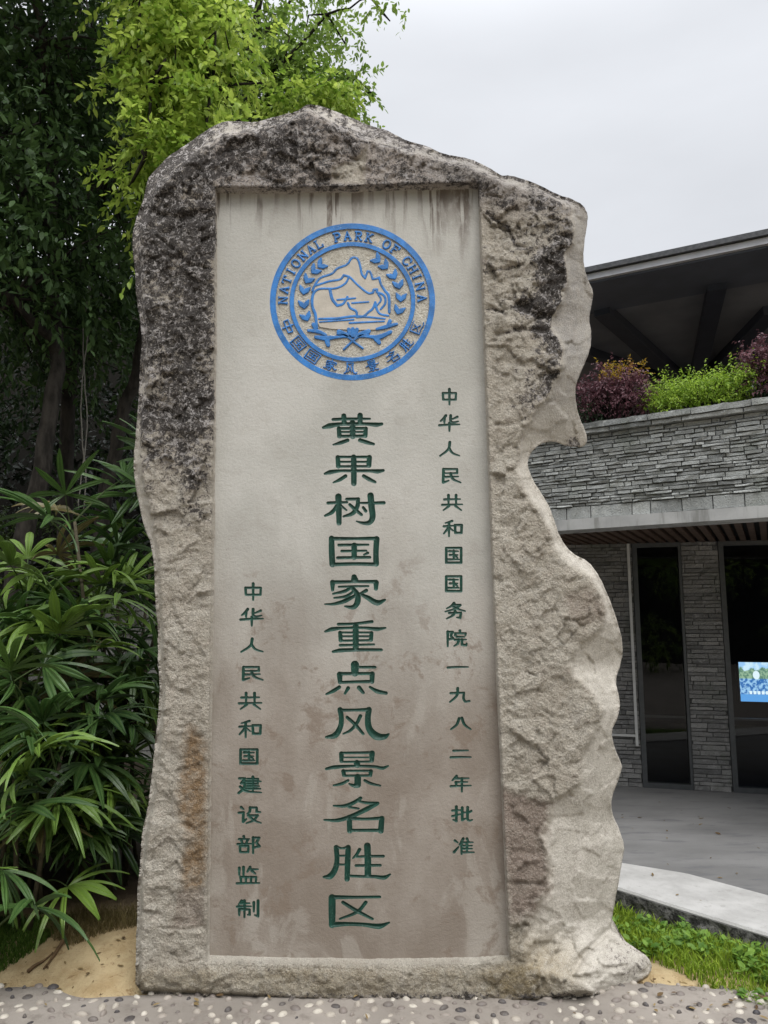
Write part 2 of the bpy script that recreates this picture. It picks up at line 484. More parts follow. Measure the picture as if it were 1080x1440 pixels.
def build_rock():
    global SIL
    SIL = chaikin(SIL, 1)
    sil = resample(SIL, 2.6)
    # small roughness along the outline
    k = np.arange(len(sil))
    nx = np.roll(sil, -1, 0) - np.roll(sil, 1, 0)
    nx = np.stack([nx[:, 1], -nx[:, 0]], 1) / (np.hypot(nx[:, 0], nx[:, 1])[:, None] + 1e-9)
    rough = np.where(sil[:, 0] < 720, 1.1, 0.75)
    sil = sil + nx * (0.9 * rough * fbm(k * 0.23, k * 0 + 3.3, 3, 5))[:, None]
    hole = resample(HOLE, 2.6)
    kh = np.arange(len(hole))
    jit = 0.45 * fbm(kh * 0.21, kh * 0 + 9.1, 3, 8)
    hole = hole + np.stack([jit, 1.5 * jit * (hole[:, 1] < 300)], 1)
    gx, gy = np.meshgrid(np.arange(180, 925, 2.3), np.arange(140, 1422, 2.3))
    gx = gx + (np.arange(gx.shape[0]) % 2)[:, None] * 1.15
    px, py = gx.ravel(), gy.ravel()
    px = px + rng.uniform(-.5, .5, len(px)); py = py + rng.uniform(-.5, .5, len(py))
    ok = inpoly(px, py, sil) & ~inpoly(px, py, hole)
    px, py = px[ok], py[ok]
    ok = (polydist(px, py, SIL) > 1.8) & (polydist(px, py, HOLE) > 1.8)
    px, py = px[ok], py[ok]
    ns, nh = len(sil), len(hole)
    P = np.vstack([sil, hole, np.stack([px, py], 1)])
    ed = [(i, (i + 1) % ns) for i in range(ns)] + [(ns + i, ns + (i + 1) % nh) for i in range(nh)]
    r = geometry.delaunay_2d_cdt([Vector(p) for p in P], ed, [], 0, 1e-5, True)
    v2 = np.array([tuple(p) for p in r[0]]); tris = np.array([f for f in r[2] if len(f) == 3])
    orig = r[3]
    mp = {}
    for i, lst in enumerate(orig):
        for q in lst: mp[q] = i
    cen = v2[tris].mean(1)
    ok = inpoly(cen[:, 0], cen[:, 1], sil) & ~inpoly(cen[:, 0], cen[:, 1], hole)
    tris = tris[ok]
    a, b, c = v2[tris[:, 0]], v2[tris[:, 1]], v2[tris[:, 2]]
    area = (b[:, 0] - a[:, 0]) * (c[:, 1] - a[:, 1]) - (b[:, 1] - a[:, 1]) * (c[:, 0] - a[:, 0])
    flip = area > 0        # image y is down; the face must look at -Y
    tris[flip] = tris[flip][:, ::-1]
    u, v = v2[:, 0], v2[:, 1]
    ss = polydist(u, v, SIL); ss = np.where(ss < 1.0, 0, ss)
    si = polydist(u, v, INN); inside = inpoly(u, v, INN)
    sh = polydist(u, v, HOLE)
    si_s = np.where(inside, si, -si)
    si_s = si_s + 3.0 * fbm(u / 14, v / 14, 3, 77)
    # the smooth flank: how far it falls back, worked out on a coarse grid and softened
    cu, cv = np.arange(150, 960, 4.0), np.arange(110, 1460, 4.0)
    CU, CV = np.meshgrid(cu, cv); fu, fv = CU.ravel(), CV.ravel()
    so_ = polydist(fu, fv, SIL); so_ = np.where(inpoly(fu, fv, SIL), so_, -so_)
    sn_ = polydist(fu, fv, INN); sn_ = np.where(inpoly(fu, fv, INN), -sn_, sn_)
    wb, sc_ = np.clip(sn_, 0, None), np.clip(so_, 0, None)
    t0 = wb / (wb + sc_ + 1e-6); D0 = np.clip(0.10 + (wb + sc_) * 0.0032, 0.10, 0.34)
    f0 = (D0 * (0.42 * t0 + 0.58 * (1 - np.sqrt(np.clip(1 - t0 * t0, 0, 1))))).reshape(CU.shape)
    def blur(A, sg):
        k = np.arange(-int(3 * sg), int(3 * sg) + 1); w = np.exp(-k * k / (2 * sg * sg)); w /= w.sum()
        A = np.apply_along_axis(lambda r_: np.convolve(np.pad(r_, len(k) // 2, mode='edge'), w, 'valid'), 0, A)
        return np.apply_along_axis(lambda r_: np.convolve(np.pad(r_, len(k) // 2, mode='edge'), w, 'valid'), 1, A)
    mk_ = (so_ > 0).astype(float).reshape(CU.shape)
    f0 = blur(f0 * mk_, 2.6) / (blur(mk_, 2.6) + 1e-3)
    xi = np.clip((u - cu[0]) / 4, 0, len(cu) - 1.001); yi = np.clip((v - cv[0]) / 4, 0, len(cv) - 1.001)
    x0_, y0_ = xi.astype(int), yi.astype(int); xf, yf = xi - x0_, yi - y0_
    d_flank = (f0[y0_, x0_] * (1 - xf) + f0[y0_, x0_ + 1] * xf) * (1 - yf) + (f0[y0_ + 1, x0_] * (1 - xf) + f0[y0_ + 1, x0_ + 1] * xf) * yf
    wob = np.clip(-si_s, 0, None)
    t = wob / (wob + ss + 1e-6)
    flank = sstep(3, -6, si_s + 5 * fbm(u / 26, v / 26, 4, 78))
    # --- fractured face
    wu = u + 14 * fbm(u / 45, v / 45, 3, 1); wv = v + 14 * fbm(u / 45, v / 45, 3, 2)
    def facets(space, tilt, off, seed):
        g = np.random.default_rng(seed)
        sv = space * 0.75
        nx_, ny_ = int(1000 / space) + 3, int(1500 / sv) + 3
        jx = g.uniform(0, 1, (ny_, nx_)); jy = g.uniform(0, 1, (ny_, nx_))
        tx = g.normal(0, tilt, (ny_, nx_)); ty = g.normal(0, tilt, (ny_, nx_)); of = g.normal(0, off, (ny_, nx_))
        ci = np.clip((wu / space).astype(int), 1, nx_ - 2); cj = np.clip((wv / sv).astype(int), 1, ny_ - 2)
        best = np.full(len(u), 1e9); out = np.zeros(len(u))
        for dj in (-1, 0, 1):
            for di in (-1, 0, 1):
                i, j = ci + di, cj + dj
                dx = wu - (i + jx[j, i]) * space; dy = wv - (j + jy[j, i]) * sv
                d = dx * dx + (1.3 * dy) ** 2
                m_ = d < best
                best = np.where(m_, d, best); out = np.where(m_, of[j, i] + tx[j, i] * dx + ty[j, i] * dy, out)
        return out
    rgh = np.where(u < 300, 1.0, 1.0)
    topz = sstep(560, 300, v)
    rough = 0.017 * fbm(u / 70, v / 70, 3, 3) + facets(64, 0.00024, 0.006, 4) * 0.9 + facets(26, 0.0004, 0.0026, 6) + facets(12, 0.0005, 0.0018, 7) \
        + 0.0030 * ridged(u / 34, v / 22, 5, 9) + 0.0022 * ridged(u / 9, v / 7, 3, 13) + 0.0026 * fbm(u / 4.5, v / 4.5, 2, 15)
    # layered shelves running across, stronger high on the stone
    strata = np.abs(((wv + 0.18 * wu) / 26 + 1.2 * fbm(u / 60, v / 60, 3, 21)) % 1.0)
    rough = rough + 0.007 * (0.35 + topz) * (strata - 0.5)
    smooth = 0.010 * fbm(u / 46, v / 60, 4, 31) + 0.0022 * fbm(u / 5, v / 5, 3, 33) + facets(30, 0.00022, 0.0022, 35) + sstep(1270, 1330, v) * (facets(22, 0.0006, 0.005, 37) + 0.006 * ridged(u / 16, v / 16, 3, 39)) + 0.03 * np.exp(-(polydist(u, v, [(860, 1305), (838, 1325), (815, 1352), (800, 1378)], closed=False) / 5) ** 2)
    # cracks and chips
    def crack(line, w, dep):
        q = polydist(u + 2 * fbm(u / 9, v / 9, 2, 41), v + 3 * fbm(u / 12, v / 12, 2, 42), line, closed=False)
        return dep * np.exp(-(q / w) ** 2)
    cr = crack([(688, 1243), (730, 1242), (772, 1244)], 2.2, 0.018) + crack([(226, 1304), (255, 1307), (288, 1303)], 2.2, 0.016) \
        + crack([(215, 300), (250, 306), (297, 299)], 6, 0.02) + crack([(684, 434), (700, 436), (712, 442)], 2.5, 0.015) \
        + crack([(684, 300), (715, 322), (724, 346), (740, 350)], 2.5, 0.015) + crack([(682, 383), (712, 378), (735, 372)], 2.2, 0.012) \
        + crack([(218, 330), (246, 352), (264, 372), (298, 378)], 3, 0.014) + crack([(690, 600), (720, 596), (742, 590)], 3, 0.01) \
        + crack([(800, 788), (838, 815), (850, 840)], 3, 0.012) + crack([(268, 400), (280, 440)], 2, 0.008) \
        + crack([(700, 470), (735, 462), (770, 466)], 4, 0.016) + crack([(730, 430), (757, 445), (775, 445)], 6, 0.02)
    och_poly = [(268, 1015), (276, 1030), (290, 1045), (291, 1180), (288, 1245), (262, 1248), (258, 1215), (266, 1180), (252, 1150), (252, 1110), (257, 1060)]
    brn_poly = [(702, 1105), (735, 1118), (772, 1128), (768, 1160), (762, 1178), (770, 1205), (772, 1250), (748, 1283), (716, 1300)]
    brn2 = [(250, 1252), (288, 1248), (287, 1304), (243, 1306)]
    brn3 = [(795, 835), (835, 828), (850, 850), (850, 872), (822, 882), (798, 868)]
    def soft(poly, w):
        q = polydist(u, v, poly); ins = inpoly(u, v, poly)
        return sstep(-w, w, np.where(ins, q, -q) + w * 0.8 * fbm(u / 12, v / 12, 3, 55))
    och, br1, br2, br3 = soft(och_poly, 9), soft(brn_poly, 12), soft(brn2, 5), soft(brn3, 8)
    rough = rough + 0.022 * och + 0.018 * br1 + 0.02 * br2 + 0.012 * br3 + cr
    # the piece over the panel: a squared chip
    chip = soft([(468, 236), (496, 228), (517, 205), (512, 258), (468, 257)], 4)
    rough = rough + 0.014 * chip
    base_band = sstep(1345, 1372, v) * (u < 760)
    rough = rough - 0.028 * base_band
    rough = rough * np.where(sh < 14, 0.35 + 0.65 * sh / 14, 1) - 0.004 * sstep(14, 0, sh)
    rough = rough * np.where(u > 600, sstep(420, 640, v) * -0.30 + 1.0, sstep(640, 800, v) * -0.30 + 1.0)
    dep = rough * (1 - flank) + (smooth + d_flank + 0.026) * flank
    dep = dep + 0.05 * sstep(12, 0, ss) ** 2 * (1 - t)          # rounded rim
    # flare of the foot at the lower right
    dep = dep - 0.10 * sstep(1290, 1375, v) * sstep(700, 860, u)
    V = W(u, v, Y0 + dep)
    # attributes
    LU = fbm(u / 60, v / 60, 3, 61)
    lich = np.zeros(len(u))
    left = sstep(330, 290, u)
    lich = np.maximum(lich, left * np.interp(v, [180, 260, 420, 560, 640, 700, 760, 900, 1100], [.62, .76, .68, .68, .58, .40, .24, .12, .0]))
    top = sstep(330, 255, v) * sstep(250, 320, u)
    lich = np.maximum(lich, top * np.interp(u, [300, 480, 560, 690, 800], [.60, .58, .52, .46, .50]))
    right = sstep(660, 690, u)
    lich = np.maximum(lich, right * np.interp(v, [240, 330, 420, 560, 640, 760], [.48, .40, .30, .20, .10, .0]))
    lich = np.maximum(lich, right * (1 - flank) * sstep(82, 12, si + 30 * fbm(u / 22, v / 22, 3, 63)) * np.interp(v, [290, 340, 440, 500, 560, 600], [.5, .78, .76, .64, .5, .1]))
    lich = lich * (1 - 0.75 * flank * sstep(290, 330, v) * np.where(u < 400, sstep(560, 640, v), 1)) + 0.24 * LU
    lich = np.maximum(lich, sstep(18, 4, np.hypot(u - 806, (v - 622) * 1.2)) * 0.6)
    lich = np.maximum(lich, sstep(14, 2, ss) * (v < 300) * 0.62)
    lich = np.maximum(lich, np.exp(-((v - 1402) / 9) ** 2) * .5); lich = np.maximum(lich, .42 * sstep(50, 25, np.hypot(u - 885, v - 1340)) * (u > 835))
    lich = np.clip(lich + 0.5 * np.clip(cr * 30, 0, 1), 0, 1) * (1 - 0.9 * chip)  # the cracks get the same dark tone
    pink = np.clip(top * 0.8 + 0.3 * sstep(900, 600, v) * (u > 650) * 0, 0, 1) * (1 - chip)
    dirt = np.clip(base_band * (0.55 + 0.5 * LU) * sstep(1350, 1366, v) + 0.7 * sstep(90, 20, np.hypot(u - 752, v - 1372)), 0, 1)
    ochre = np.clip(och + 0.35 * sstep(20, 5, np.hypot((u - 268) / 1.0, (v - 1225) / 2.5)), 0, 1)
    brown = np.clip(br1 * .9 + br2 * .6 + br3 * .55, 0, 1)
    # --- walls of the sunk panel
    nv = len(V)
    hi = np.array([mp[ns + i] for i in range(nh)])
    wall = V[hi].copy(); wall[:, 1] = Y0 + 0.085
    Vall = [V, wall]
    quads = []
    for i in range(nh):
        j = (i + 1) % nh
        quads.append((hi[i], nv + i, nv + j, hi[j]))
    # --- back of the stone
    siI = np.array([mp[i] for i in range(ns)])
    prev = siI; basei = nv + nh
    cx, cz = V[siI][:, 0].mean(), V[siI][:, 2].mean()
    sx_, sz_ = V[siI][:, 0], V[siI][:, 2]
    tx_ = np.roll(sx_, -4) - np.roll(sx_, 4); tz_ = np.roll(sz_, -4) - np.roll(sz_, 4)
    inw = np.stack([tz_, -tx_], 1) / (np.hypot(tx_, tz_)[:, None] + 1e-9)
    if ((cx - sx_) * inw[:, 0] + (cz - sz_) * inw[:, 1]).mean() < 0: inw = -inw
    hk = (sstep(500, 585, sil[:, 1]) * (sil[:, 0] > 742) * (sil[:, 1] < 641))[:, None]
    inw = inw * (1 - hk) + np.array([[-0.35, 0.9]]) * hk
    for yy, shr in ((0.04, 1.0), (0.10, 1.0), (0.24, 0.985), (0.40, 0.95), (0.52, 0.87), (0.58, 0.72)):
        R = V[siI].copy()
        kk = np.arange(ns)
        R[:, 0] += inw[:, 0] * 0.6 * min(yy, .42); R[:, 2] += inw[:, 1] * 0.6 * min(yy, .42)
        R[:, 1] += yy + 0.02 * perlin(kk * 0.08, kk * 0 + yy * 31, 91)
        R[:, 2] -= 0.30 * yy * sstep(2.9, 3.2, R[:, 2])
        zt = R[:, 2].copy()
        R[:, 0] = cx + (R[:, 0] - cx) * shr; R[:, 2] = np.where(zt > 3.0, zt - (1 - shr) * 0.5, zt)
        Vall.append(R)
        cur = np.arange(basei, basei + ns)
        for i in range(ns):
            j = (i + 1) % ns
            quads.append((prev[i], prev[j], cur[j], cur[i]))
        prev = cur; basei += ns
    Vall.append(np.array([[cx, Y0 + 0.95, cz]]))
    capt = [(prev[i], prev[(i + 1) % ns], basei) for i in range(ns)]
    Vall = np.vstack(Vall)
    extra = len(Vall) - nv
    pad = lambda arr, val: np.concatenate([arr, np.full(extra, val)])
    wl_l = pad(lich, 0.12); wl_l[nv + nh:] = np.where(Vall[nv + nh:, 2] > 2.9, 0.55, 0.12); wl_l[nv:nv + nh] = np.where(v2[hi, 1] < 300, 0.42, 0.15)
    grey = np.clip(np.maximum(flank * (u > 500) * sstep(640, 520, v), sstep(300, 262, v) * sstep(560, 640, u)) * (0.85 + 0.5 * LU), 0, 1)
    attrs = dict(grey=pad(grey, 0.2), lichen=wl_l, ochre=pad(ochre, 0), brown=pad(brown, 0), flank=pad(flank, 0.6), dirt=pad(dirt, 0), pink=pad(pink, 0))
    return Vall, [tris, np.array(quads), np.array(capt)], attrs

mon = root('stone_monument', (0.03, Y0, 0.0), "tall rough granite monument stone with a carved pale panel, blue emblem and green Chinese characters", "monument")
Vr, Fr, Ar = build_rock()
rock = mk('boulder', Vr, Fr, M['rock'], mon, attrs=Ar, smooth=True)

# ------------------------------------------------------------------ the carved panel
YP = Y0 + 0.058
GS = 0.75                        # fine grid in photo pixels
PX0, PY0_, PX1, PY1 = 282.0, 252.0, 723.0, 1374.0
NX = int(round((PX1 - PX0) / GS)); NY = int(round((PY1 - PY0_) / GS))

def parse(sx, ox, oy, txt):
    """'x,y,r x,y,r; ...' in enlarged-photo units -> strokes in photo units"""
    out = []
    for st in txt.split(';'):
        st = st.strip()
        if st: out.append([(ox + float(a) / sx, oy + float(b) / sx, float(r) / sx) for a, b, r in (p.split(',') for p in st.split())])
    return out

BIG = {}
BIG['黄'] = parse(6.857, 440, 570, "195,137,14 300,132,13 440,131,13 550,130,9; 298,102,22 302,165,22; 455,97,24 455,165,22; 100,215,12 160,198,24 260,182,16 380,180,16 520,180,14 610,187,20 665,180,13; 250,224,18 256,298,20; 510,224,18 505,293,20; 250,224,13 510,222,13; 265,258,9 500,258,9; 255,298,13 505,296,14; 382,170,26 384,300,24; 335,337,16 270,360,17 195,380,7; 455,337,18 520,357,18 585,374,12")
BIG['果'] = parse(6.857, 440, 570, "240,502,20 245,588,20; 545,502,22 540,580,22; 240,498,12 400,498,11 545,498,13; 260,545,9 520,545,9; 245,590,11 540,588,11; 393,500,24 395,640,25 395,753,24; 115,660,10 165,645,20 260,632,13 400,632,13 560,632,14 620,637,20 680,628,12; 315,682,16 260,717,16 197,745,7; 490,682,16 545,714,18 600,740,12")
BIG['树'] = parse(6.857, 440, 570, "145,942,14 230,938,13 330,935,10; 246,880,28 250,1000,26 252,1135,22; 225,970,12 185,1030,18 118,1065,10; 275,972,12 325,1012,7; 325,905,13 440,903,14; 435,905,17 430,970,19 385,1040,19 295,1072,9; 355,957,13 410,1007,17 468,1055,13; 462,942,9 560,942,13 685,940,15; 556,870,28 566,980,28 575,1080,26 545,1130,22 480,1135,14 420,1118,6; 485,985,12 510,1020,14")
BIG['国'] = parse(6.857, 440, 740, "180,117,24 182,250,26 188,368,26; 180,120,17 400,120,13 620,118,17; 615,122,25 608,250,24 610,363,25; 185,370,17 400,363,15 610,368,17; 250,182,13 400,180,12 535,178,9; 278,240,12 515,236,9; 240,305,14 400,302,13 550,300,12; 398,185,25 398,300,23; 530,258,12 492,275,8")
BIG['家'] = parse(6.857, 440, 740, "398,490,24 402,515,32; 185,540,17 400,535,12 610,535,17; 190,542,23 190,615,13; 610,545,24 608,603,17; 250,585,9 390,580,10 535,578,9; 370,590,12 310,625,15 195,652,9; 395,627,11 320,675,13 205,692,8; 410,667,13 310,720,19 200,750,13 115,752,6; 385,600,18 428,660,25 430,730,26 390,780,21 310,772,8; 515,620,16 455,650,10; 460,655,12 530,690,21 620,738,26 695,710,10")
BIG['重'] = parse(6.857, 440, 740, "245,945,13 400,940,12 570,920,14; 120,1015,10 180,994,19 300,982,12 500,980,12 620,992,18 700,980,8; 262,1027,17 268,1100,18; 565,1030,17 560,1095,18; 262,1025,9 565,1025,9; 280,1062,9 550,1062,9; 268,1104,10 560,1100,10; 413,960,26 413,1180,26; 262,1148,12 590,1140,9; 195,1210,12 260,1198,18 420,1192,15 660,1192,13")
BIG['点'] = parse(6.857, 440, 920, "405,102,36 405,180,32; 450,125,12 600,125,12; 258,195,25 262,270,18; 572,190,23 570,265,19; 258,188,15 570,186,13; 262,272,13 420,266,13 570,264,15; 255,317,16 200,352,17 130,385,9; 340,327,17 308,380,10; 445,322,19 485,370,14; 550,317,11 620,357,19 705,375,15")
BIG['风'] = parse(6.857, 440, 920, "262,535,23 275,620,21 265,700,23 215,780,27 130,800,12; 262,540,15 400,538,12 540,535,17; 540,535,25 530,620,25 545,720,29 610,788,35 690,795,24 732,770,8; 330,608,14 410,680,16 485,768,12; 458,595,16 420,670,15 360,735,13 292,768,7")
BIG['景'] = parse(6.857, 440, 920, "275,960,21 275,1030,17; 570,955,25 568,1025,19; 275,952,11 570,948,12; 300,995,7 545,995,7; 270,1038,9 570,1035,9; 425,1050,28 428,1070,24; 130,1105,12 200,1090,17 400,1078,11 600,1085,13 670,1098,15 725,1078,8; 295,1130,20 300,1168,15; 558,1130,19 555,1168,15; 295,1124,10 558,1124,10; 295,1172,11 555,1170,11; 432,1185,29 432,1258,29 400,1268,17 350,1250,8; 340,1217,12 280,1247,14 200,1265,8; 500,1217,12 560,1247,13 650,1268,8")
BIG['名'] = parse(6.857, 440, 1110, "460,85,15 390,130,17 300,160,15 200,158,8; 420,112,9 520,130,13 625,135,15; 615,140,17 520,190,21 380,255,19 240,298,17 110,295,8; 345,172,10 440,185,9; 352,282,23 355,400,23; 665,280,23 655,400,25; 352,280,15 500,286,12 665,278,15; 355,395,13 655,395,15")
BIG['胜'] = parse(6.857, 440, 1110, "225,560,22 232,680,21 215,770,25 165,838,27 105,845,10; 225,555,13 280,568,9 340,558,15; 340,560,23 335,700,25 330,865,23; 245,640,9 320,640,9; 240,725,9 320,725,9; 450,580,15 420,630,13 385,665,7; 420,650,10 530,645,11 680,645,12; 525,545,29 530,680,29 530,820,29; 415,735,12 650,732,12; 365,835,12 480,840,12 600,842,15 690,850,19 745,820,8")
BIG['区'] = parse(6.857, 440, 1110, "180,1040,19 400,1040,13 645,1037,12; 185,1045,31 185,1180,31 185,1308,27; 185,1305,25 340,1298,17 500,1305,17 640,1320,25 735,1285,8; 290,1090,15 420,1170,17 575,1250,11; 510,1090,16 430,1180,15 260,1250,9")

SMALL = {
'中': "10,28 90,28 88,68 12,68 10,28;50,4 50,98",
'华': "33,4 20,25 8,38;26,24 26,48;88,12 62,27;56,4 56,38 66,46 92,40;2,64 50,60 98,58;50,50 50,99",
'人': "52,4 45,48 5,92;48,42 66,74 97,90",
'民': "15,10 80,10 80,35 15,35;15,10 13,92 40,80;15,58 85,55;48,36 60,70 97,92",
'共': "12,30 88,28;32,4 32,60;68,4 68,60;2,63 98,60;35,70 8,96;65,70 93,96",
'和': "46,5 12,18;4,38 52,34;30,14 30,99;28,45 4,82;33,48 50,64;60,30 94,30 92,78 62,78 60,30",
'国': "8,5 92,5 92,95 8,95 8,5;25,25 75,25;28,48 72,48;22,75 78,75;50,25 50,75;62,57 72,65",
'务': "45,3 30,22 10,36;42,15 75,15 55,35 3,55;35,20 60,38 98,52;22,64 78,62 74,93 58,90;50,52 42,75 10,98",
'院': "8,8 8,98;8,10 32,10 24,32 34,50 12,56;66,2 68,12;44,30 44,18 94,18 92,32;52,40 86,40;42,58 96,56;60,58 56,80 38,96;76,58 76,88 96,92 98,80",
'一': "2,54 50,50 98,50",
'九': "8,36 72,33 70,70 78,90 98,86;42,4 38,50 5,92",
'八': "42,14 30,55 3,86;55,10 68,55 97,86",
'二': "15,25 85,22;2,80 50,77 98,78",
'年': "30,4 10,30;24,19 88,17;25,42 82,40;28,42 28,64;2,66 98,62;55,19 55,99",
'批': "22,4 22,92 6,84;3,28 40,25;3,62 40,50;50,10 50,86 66,76;50,42 66,38;76,8 76,80 84,89 98,84;93,30 78,44",
'准': "8,15 22,28;4,86 25,55;48,4 30,42;40,28 40,99;66,4 72,18;40,28 94,26;42,48 90,47;42,66 90,65;40,88 99,87;66,28 66,88",
'建': "42,15 86,15 84,44;34,30 98,29;42,44 86,44;40,58 90,57;34,72 96,71;64,3 64,84;6,12 30,12 14,40 30,40 24,70 3,96;10,60 30,84 99,93",
'设': "14,6 24,18;4,38 24,36 22,90 36,74;52,8 50,32 40,44;52,8 80,8 80,32 96,34;44,54 84,53 68,80 36,98;50,60 70,82 98,96",
'部': "28,2 30,12;8,18 52,17;18,25 22,40;44,24 38,40;2,46 58,44;12,58 48,58 47,92 13,92 12,58;68,8 68,99;68,10 94,10 82,38 95,58 74,66",
'监': "12,8 12,48;30,3 30,50;58,3 46,30;52,16 92,15;66,25 80,40;18,60 84,60 82,92;18,60 20,92;40,60 40,92;62,60 62,92;2,96 98,94",
'制': "22,4 10,26;16,20 56,18;3,38 62,36;34,3 34,99;12,54 12,88;12,54 56,54 56,84 48,84;74,14 74,66;92,4 92,93 78,86",
}
def small(ch, cx, cy, w, h, r=1.75):
    out = []
    for st in SMALL[ch].split(';'):
        pts = [tuple(float(q) for q in p.split(',')) for p in st.split()]
        n = len(pts); o = []
        for i, (x, y) in enumerate(pts):
            k = 1.0
            if i == n - 1 and n < 5: k = 0.72
            if i == 0: k = 1.1
            dx = pts[min(i + 1, n - 1)][0] - pts[max(i - 1, 0)][0]; dy = pts[min(i + 1, n - 1)][1] - pts[max(i - 1, 0)][1]
            if abs(dy) > abs(dx): k *= 1.15
            o.append((cx + (x / 100 - .5) * w, cy + (y / 100 - .5) * h, r * k))
        out.append(o)
    return out

GLY = []        # (text, strokes)
for ch in '黄果树国家重点风景名胜区': GLY.append((ch, [[(x, y, r * 1.08 + 0.18) for x, y, r in st] for st in BIG[ch]], 'large'))
colR = [(632, 558), (632, 595), (632, 632), (634, 669), (636, 707), (637, 743), (638, 781), (638, 821), (640, 859), (642, 898), (644, 938), (646, 978), (648, 1018), (648, 1060), (648, 1102), (650, 1145), (652, 1190)]
for ch, (x, y) in zip('中华人民共和国国务院一九八二年批准', colR):
    GLY.append((ch, small(ch, x, y, {'国': 25, '中': 23, '和': 28}.get(ch, 29.5), {'一': 20, '二': 17, '八': 21, '九': 22, '人': 22}.get(ch, 23), 1.72), 'right'))
colL = [(356, 832), (354, 868), (354, 908), (354, 947), (352, 986), (352, 1025), (350, 1064), (351, 1104), (351, 1146), (350, 1188), (349, 1231), (349, 1278)]
for ch, (x, y) in zip('中华人民共和国建设部监制', colL):
    GLY.append((ch, small(ch, x, y, {'国': 28, '中': 27}.get(ch, 33), {'人': 21, '国': 22, '民': 22}.get(ch, 24.5), 1.78), 'left'))

def curve(st, n=6):
    """smooth a stroke that is given by a few points (corners that turn sharply stay)"""
    st = np.array(st, float)
    if len(st) < 3: return st
    out = [st[0]]
    for i in range(len(st) - 1):
        p1, p2 = st[i], st[i + 1]
        def tang(k):
            if k == 0 or k == len(st) - 1: return None
            a = st[k] - st[k - 1]; b = st[k + 1] - st[k]
            ca = np.dot(a[:2], b[:2]) / (np.hypot(*a[:2]) * np.hypot(*b[:2]) + 1e-9)
            return None if ca < 0.45 else (st[k + 1] - st[k - 1]) * 0.5
        L = np.hypot(*(p2 - p1)[:2])
        t1, t2 = tang(i), tang(i + 1)
        t1 = (p2 - p1) if t1 is None else t1 / (np.hypot(*t1[:2]) + 1e-9) * L
        t2 = (p2 - p1) if t2 is None else t2 / (np.hypot(*t2[:2]) + 1e-9) * L
        for k in range(1, n + 1):
            s = k / n
            h = (2 * s**3 - 3 * s**2 + 1) * p1 + (s**3 - 2 * s**2 + s) * t1 + (-2 * s**3 + 3 * s**2) * p2 + (s**3 - s**2) * t2
            h[2] = p1[2] + (p2[2] - p1[2]) * s
            out.append(h)
    return np.array(out)

def sdf(gx, gy, strokes, S, x0, y0, gs):
    """raise the field S (max of radius - distance) by strokes; S is indexed [row, col]"""
    for st in strokes:
        st = curve(st)
        for a, b in zip(st[:-1], st[1:]):
            rm = max(a[2], b[2]) + 4
            i0 = max(0, int((min(a[0], b[0]) - rm - x0) / gs)); i1 = min(S.shape[1], int((max(a[0], b[0]) + rm - x0) / gs) + 2)
            j0 = max(0, int((min(a[1], b[1]) - rm - y0) / gs)); j1 = min(S.shape[0], int((max(a[1], b[1]) + rm - y0) / gs) + 2)
            if i1 <= i0 or j1 <= j0: continue
            X = gx[i0:i1][None, :]; Y = gy[j0:j1][:, None]
            vx, vy = b[0] - a[0], b[1] - a[1]
            t = np.clip(((X - a[0]) * vx + (Y - a[1]) * vy) / (vx * vx + vy * vy + 1e-9), 0, 1)
            val = a[2] + (b[2] - a[2]) * t - np.hypot(X - a[0] - t * vx, Y - a[1] - t * vy)
            S[j0:j1, i0:i1] = np.maximum(S[j0:j1, i0:i1], val)

def split_cells(S, cells, gx, gy):
    """marching triangles over grid cells (j, i): returns points (x, y, s), inside tris, outside tris"""
    nx = S.shape[1]
    pts = {}; P = []
    def vid(j, i):
        k = j * nx + i
        q = pts.get(k)
        if q is None:
            q = pts[k] = len(P); P.append((gx[i], gy[j], S[j, i]))
        return q
    eds = {}
    def eid(a, b):
        k = (a, b) if a < b else (b, a)
        q = eds.get(k)
        if q is None:
            A, B = P[a], P[b]
            t = A[2] / (A[2] - B[2])
            q = eds[k] = len(P); P.append((A[0] + (B[0] - A[0]) * t, A[1] + (B[1] - A[1]) * t, 0.0))
        return q
    IN, OUT = [], []
    for j, i in cells:
        q = (vid(j, i), vid(j, i + 1), vid(j + 1, i + 1), vid(j + 1, i))
        for tri in ((q[0], q[2], q[1]), (q[0], q[3], q[2])):
            s = [P[k][2] > 0 for k in tri]
            n = sum(s)
            if n == 3: IN.append(tri)
            elif n == 0: OUT.append(tri)
            else:
                k = s.index(True) if n == 1 else s.index(False)
                a, b, c = tri[k], tri[(k + 1) % 3], tri[(k + 2) % 3]
                ab, ac = eid(a, b), eid(a, c)
                one = (a, ab, ac); two = [(ab, b, c), (ab, c, ac)]
                if n == 1: IN.append(one); OUT.extend(two)
                else: OUT.append(one); IN.extend(two)
    return np.array(P), IN, OUT

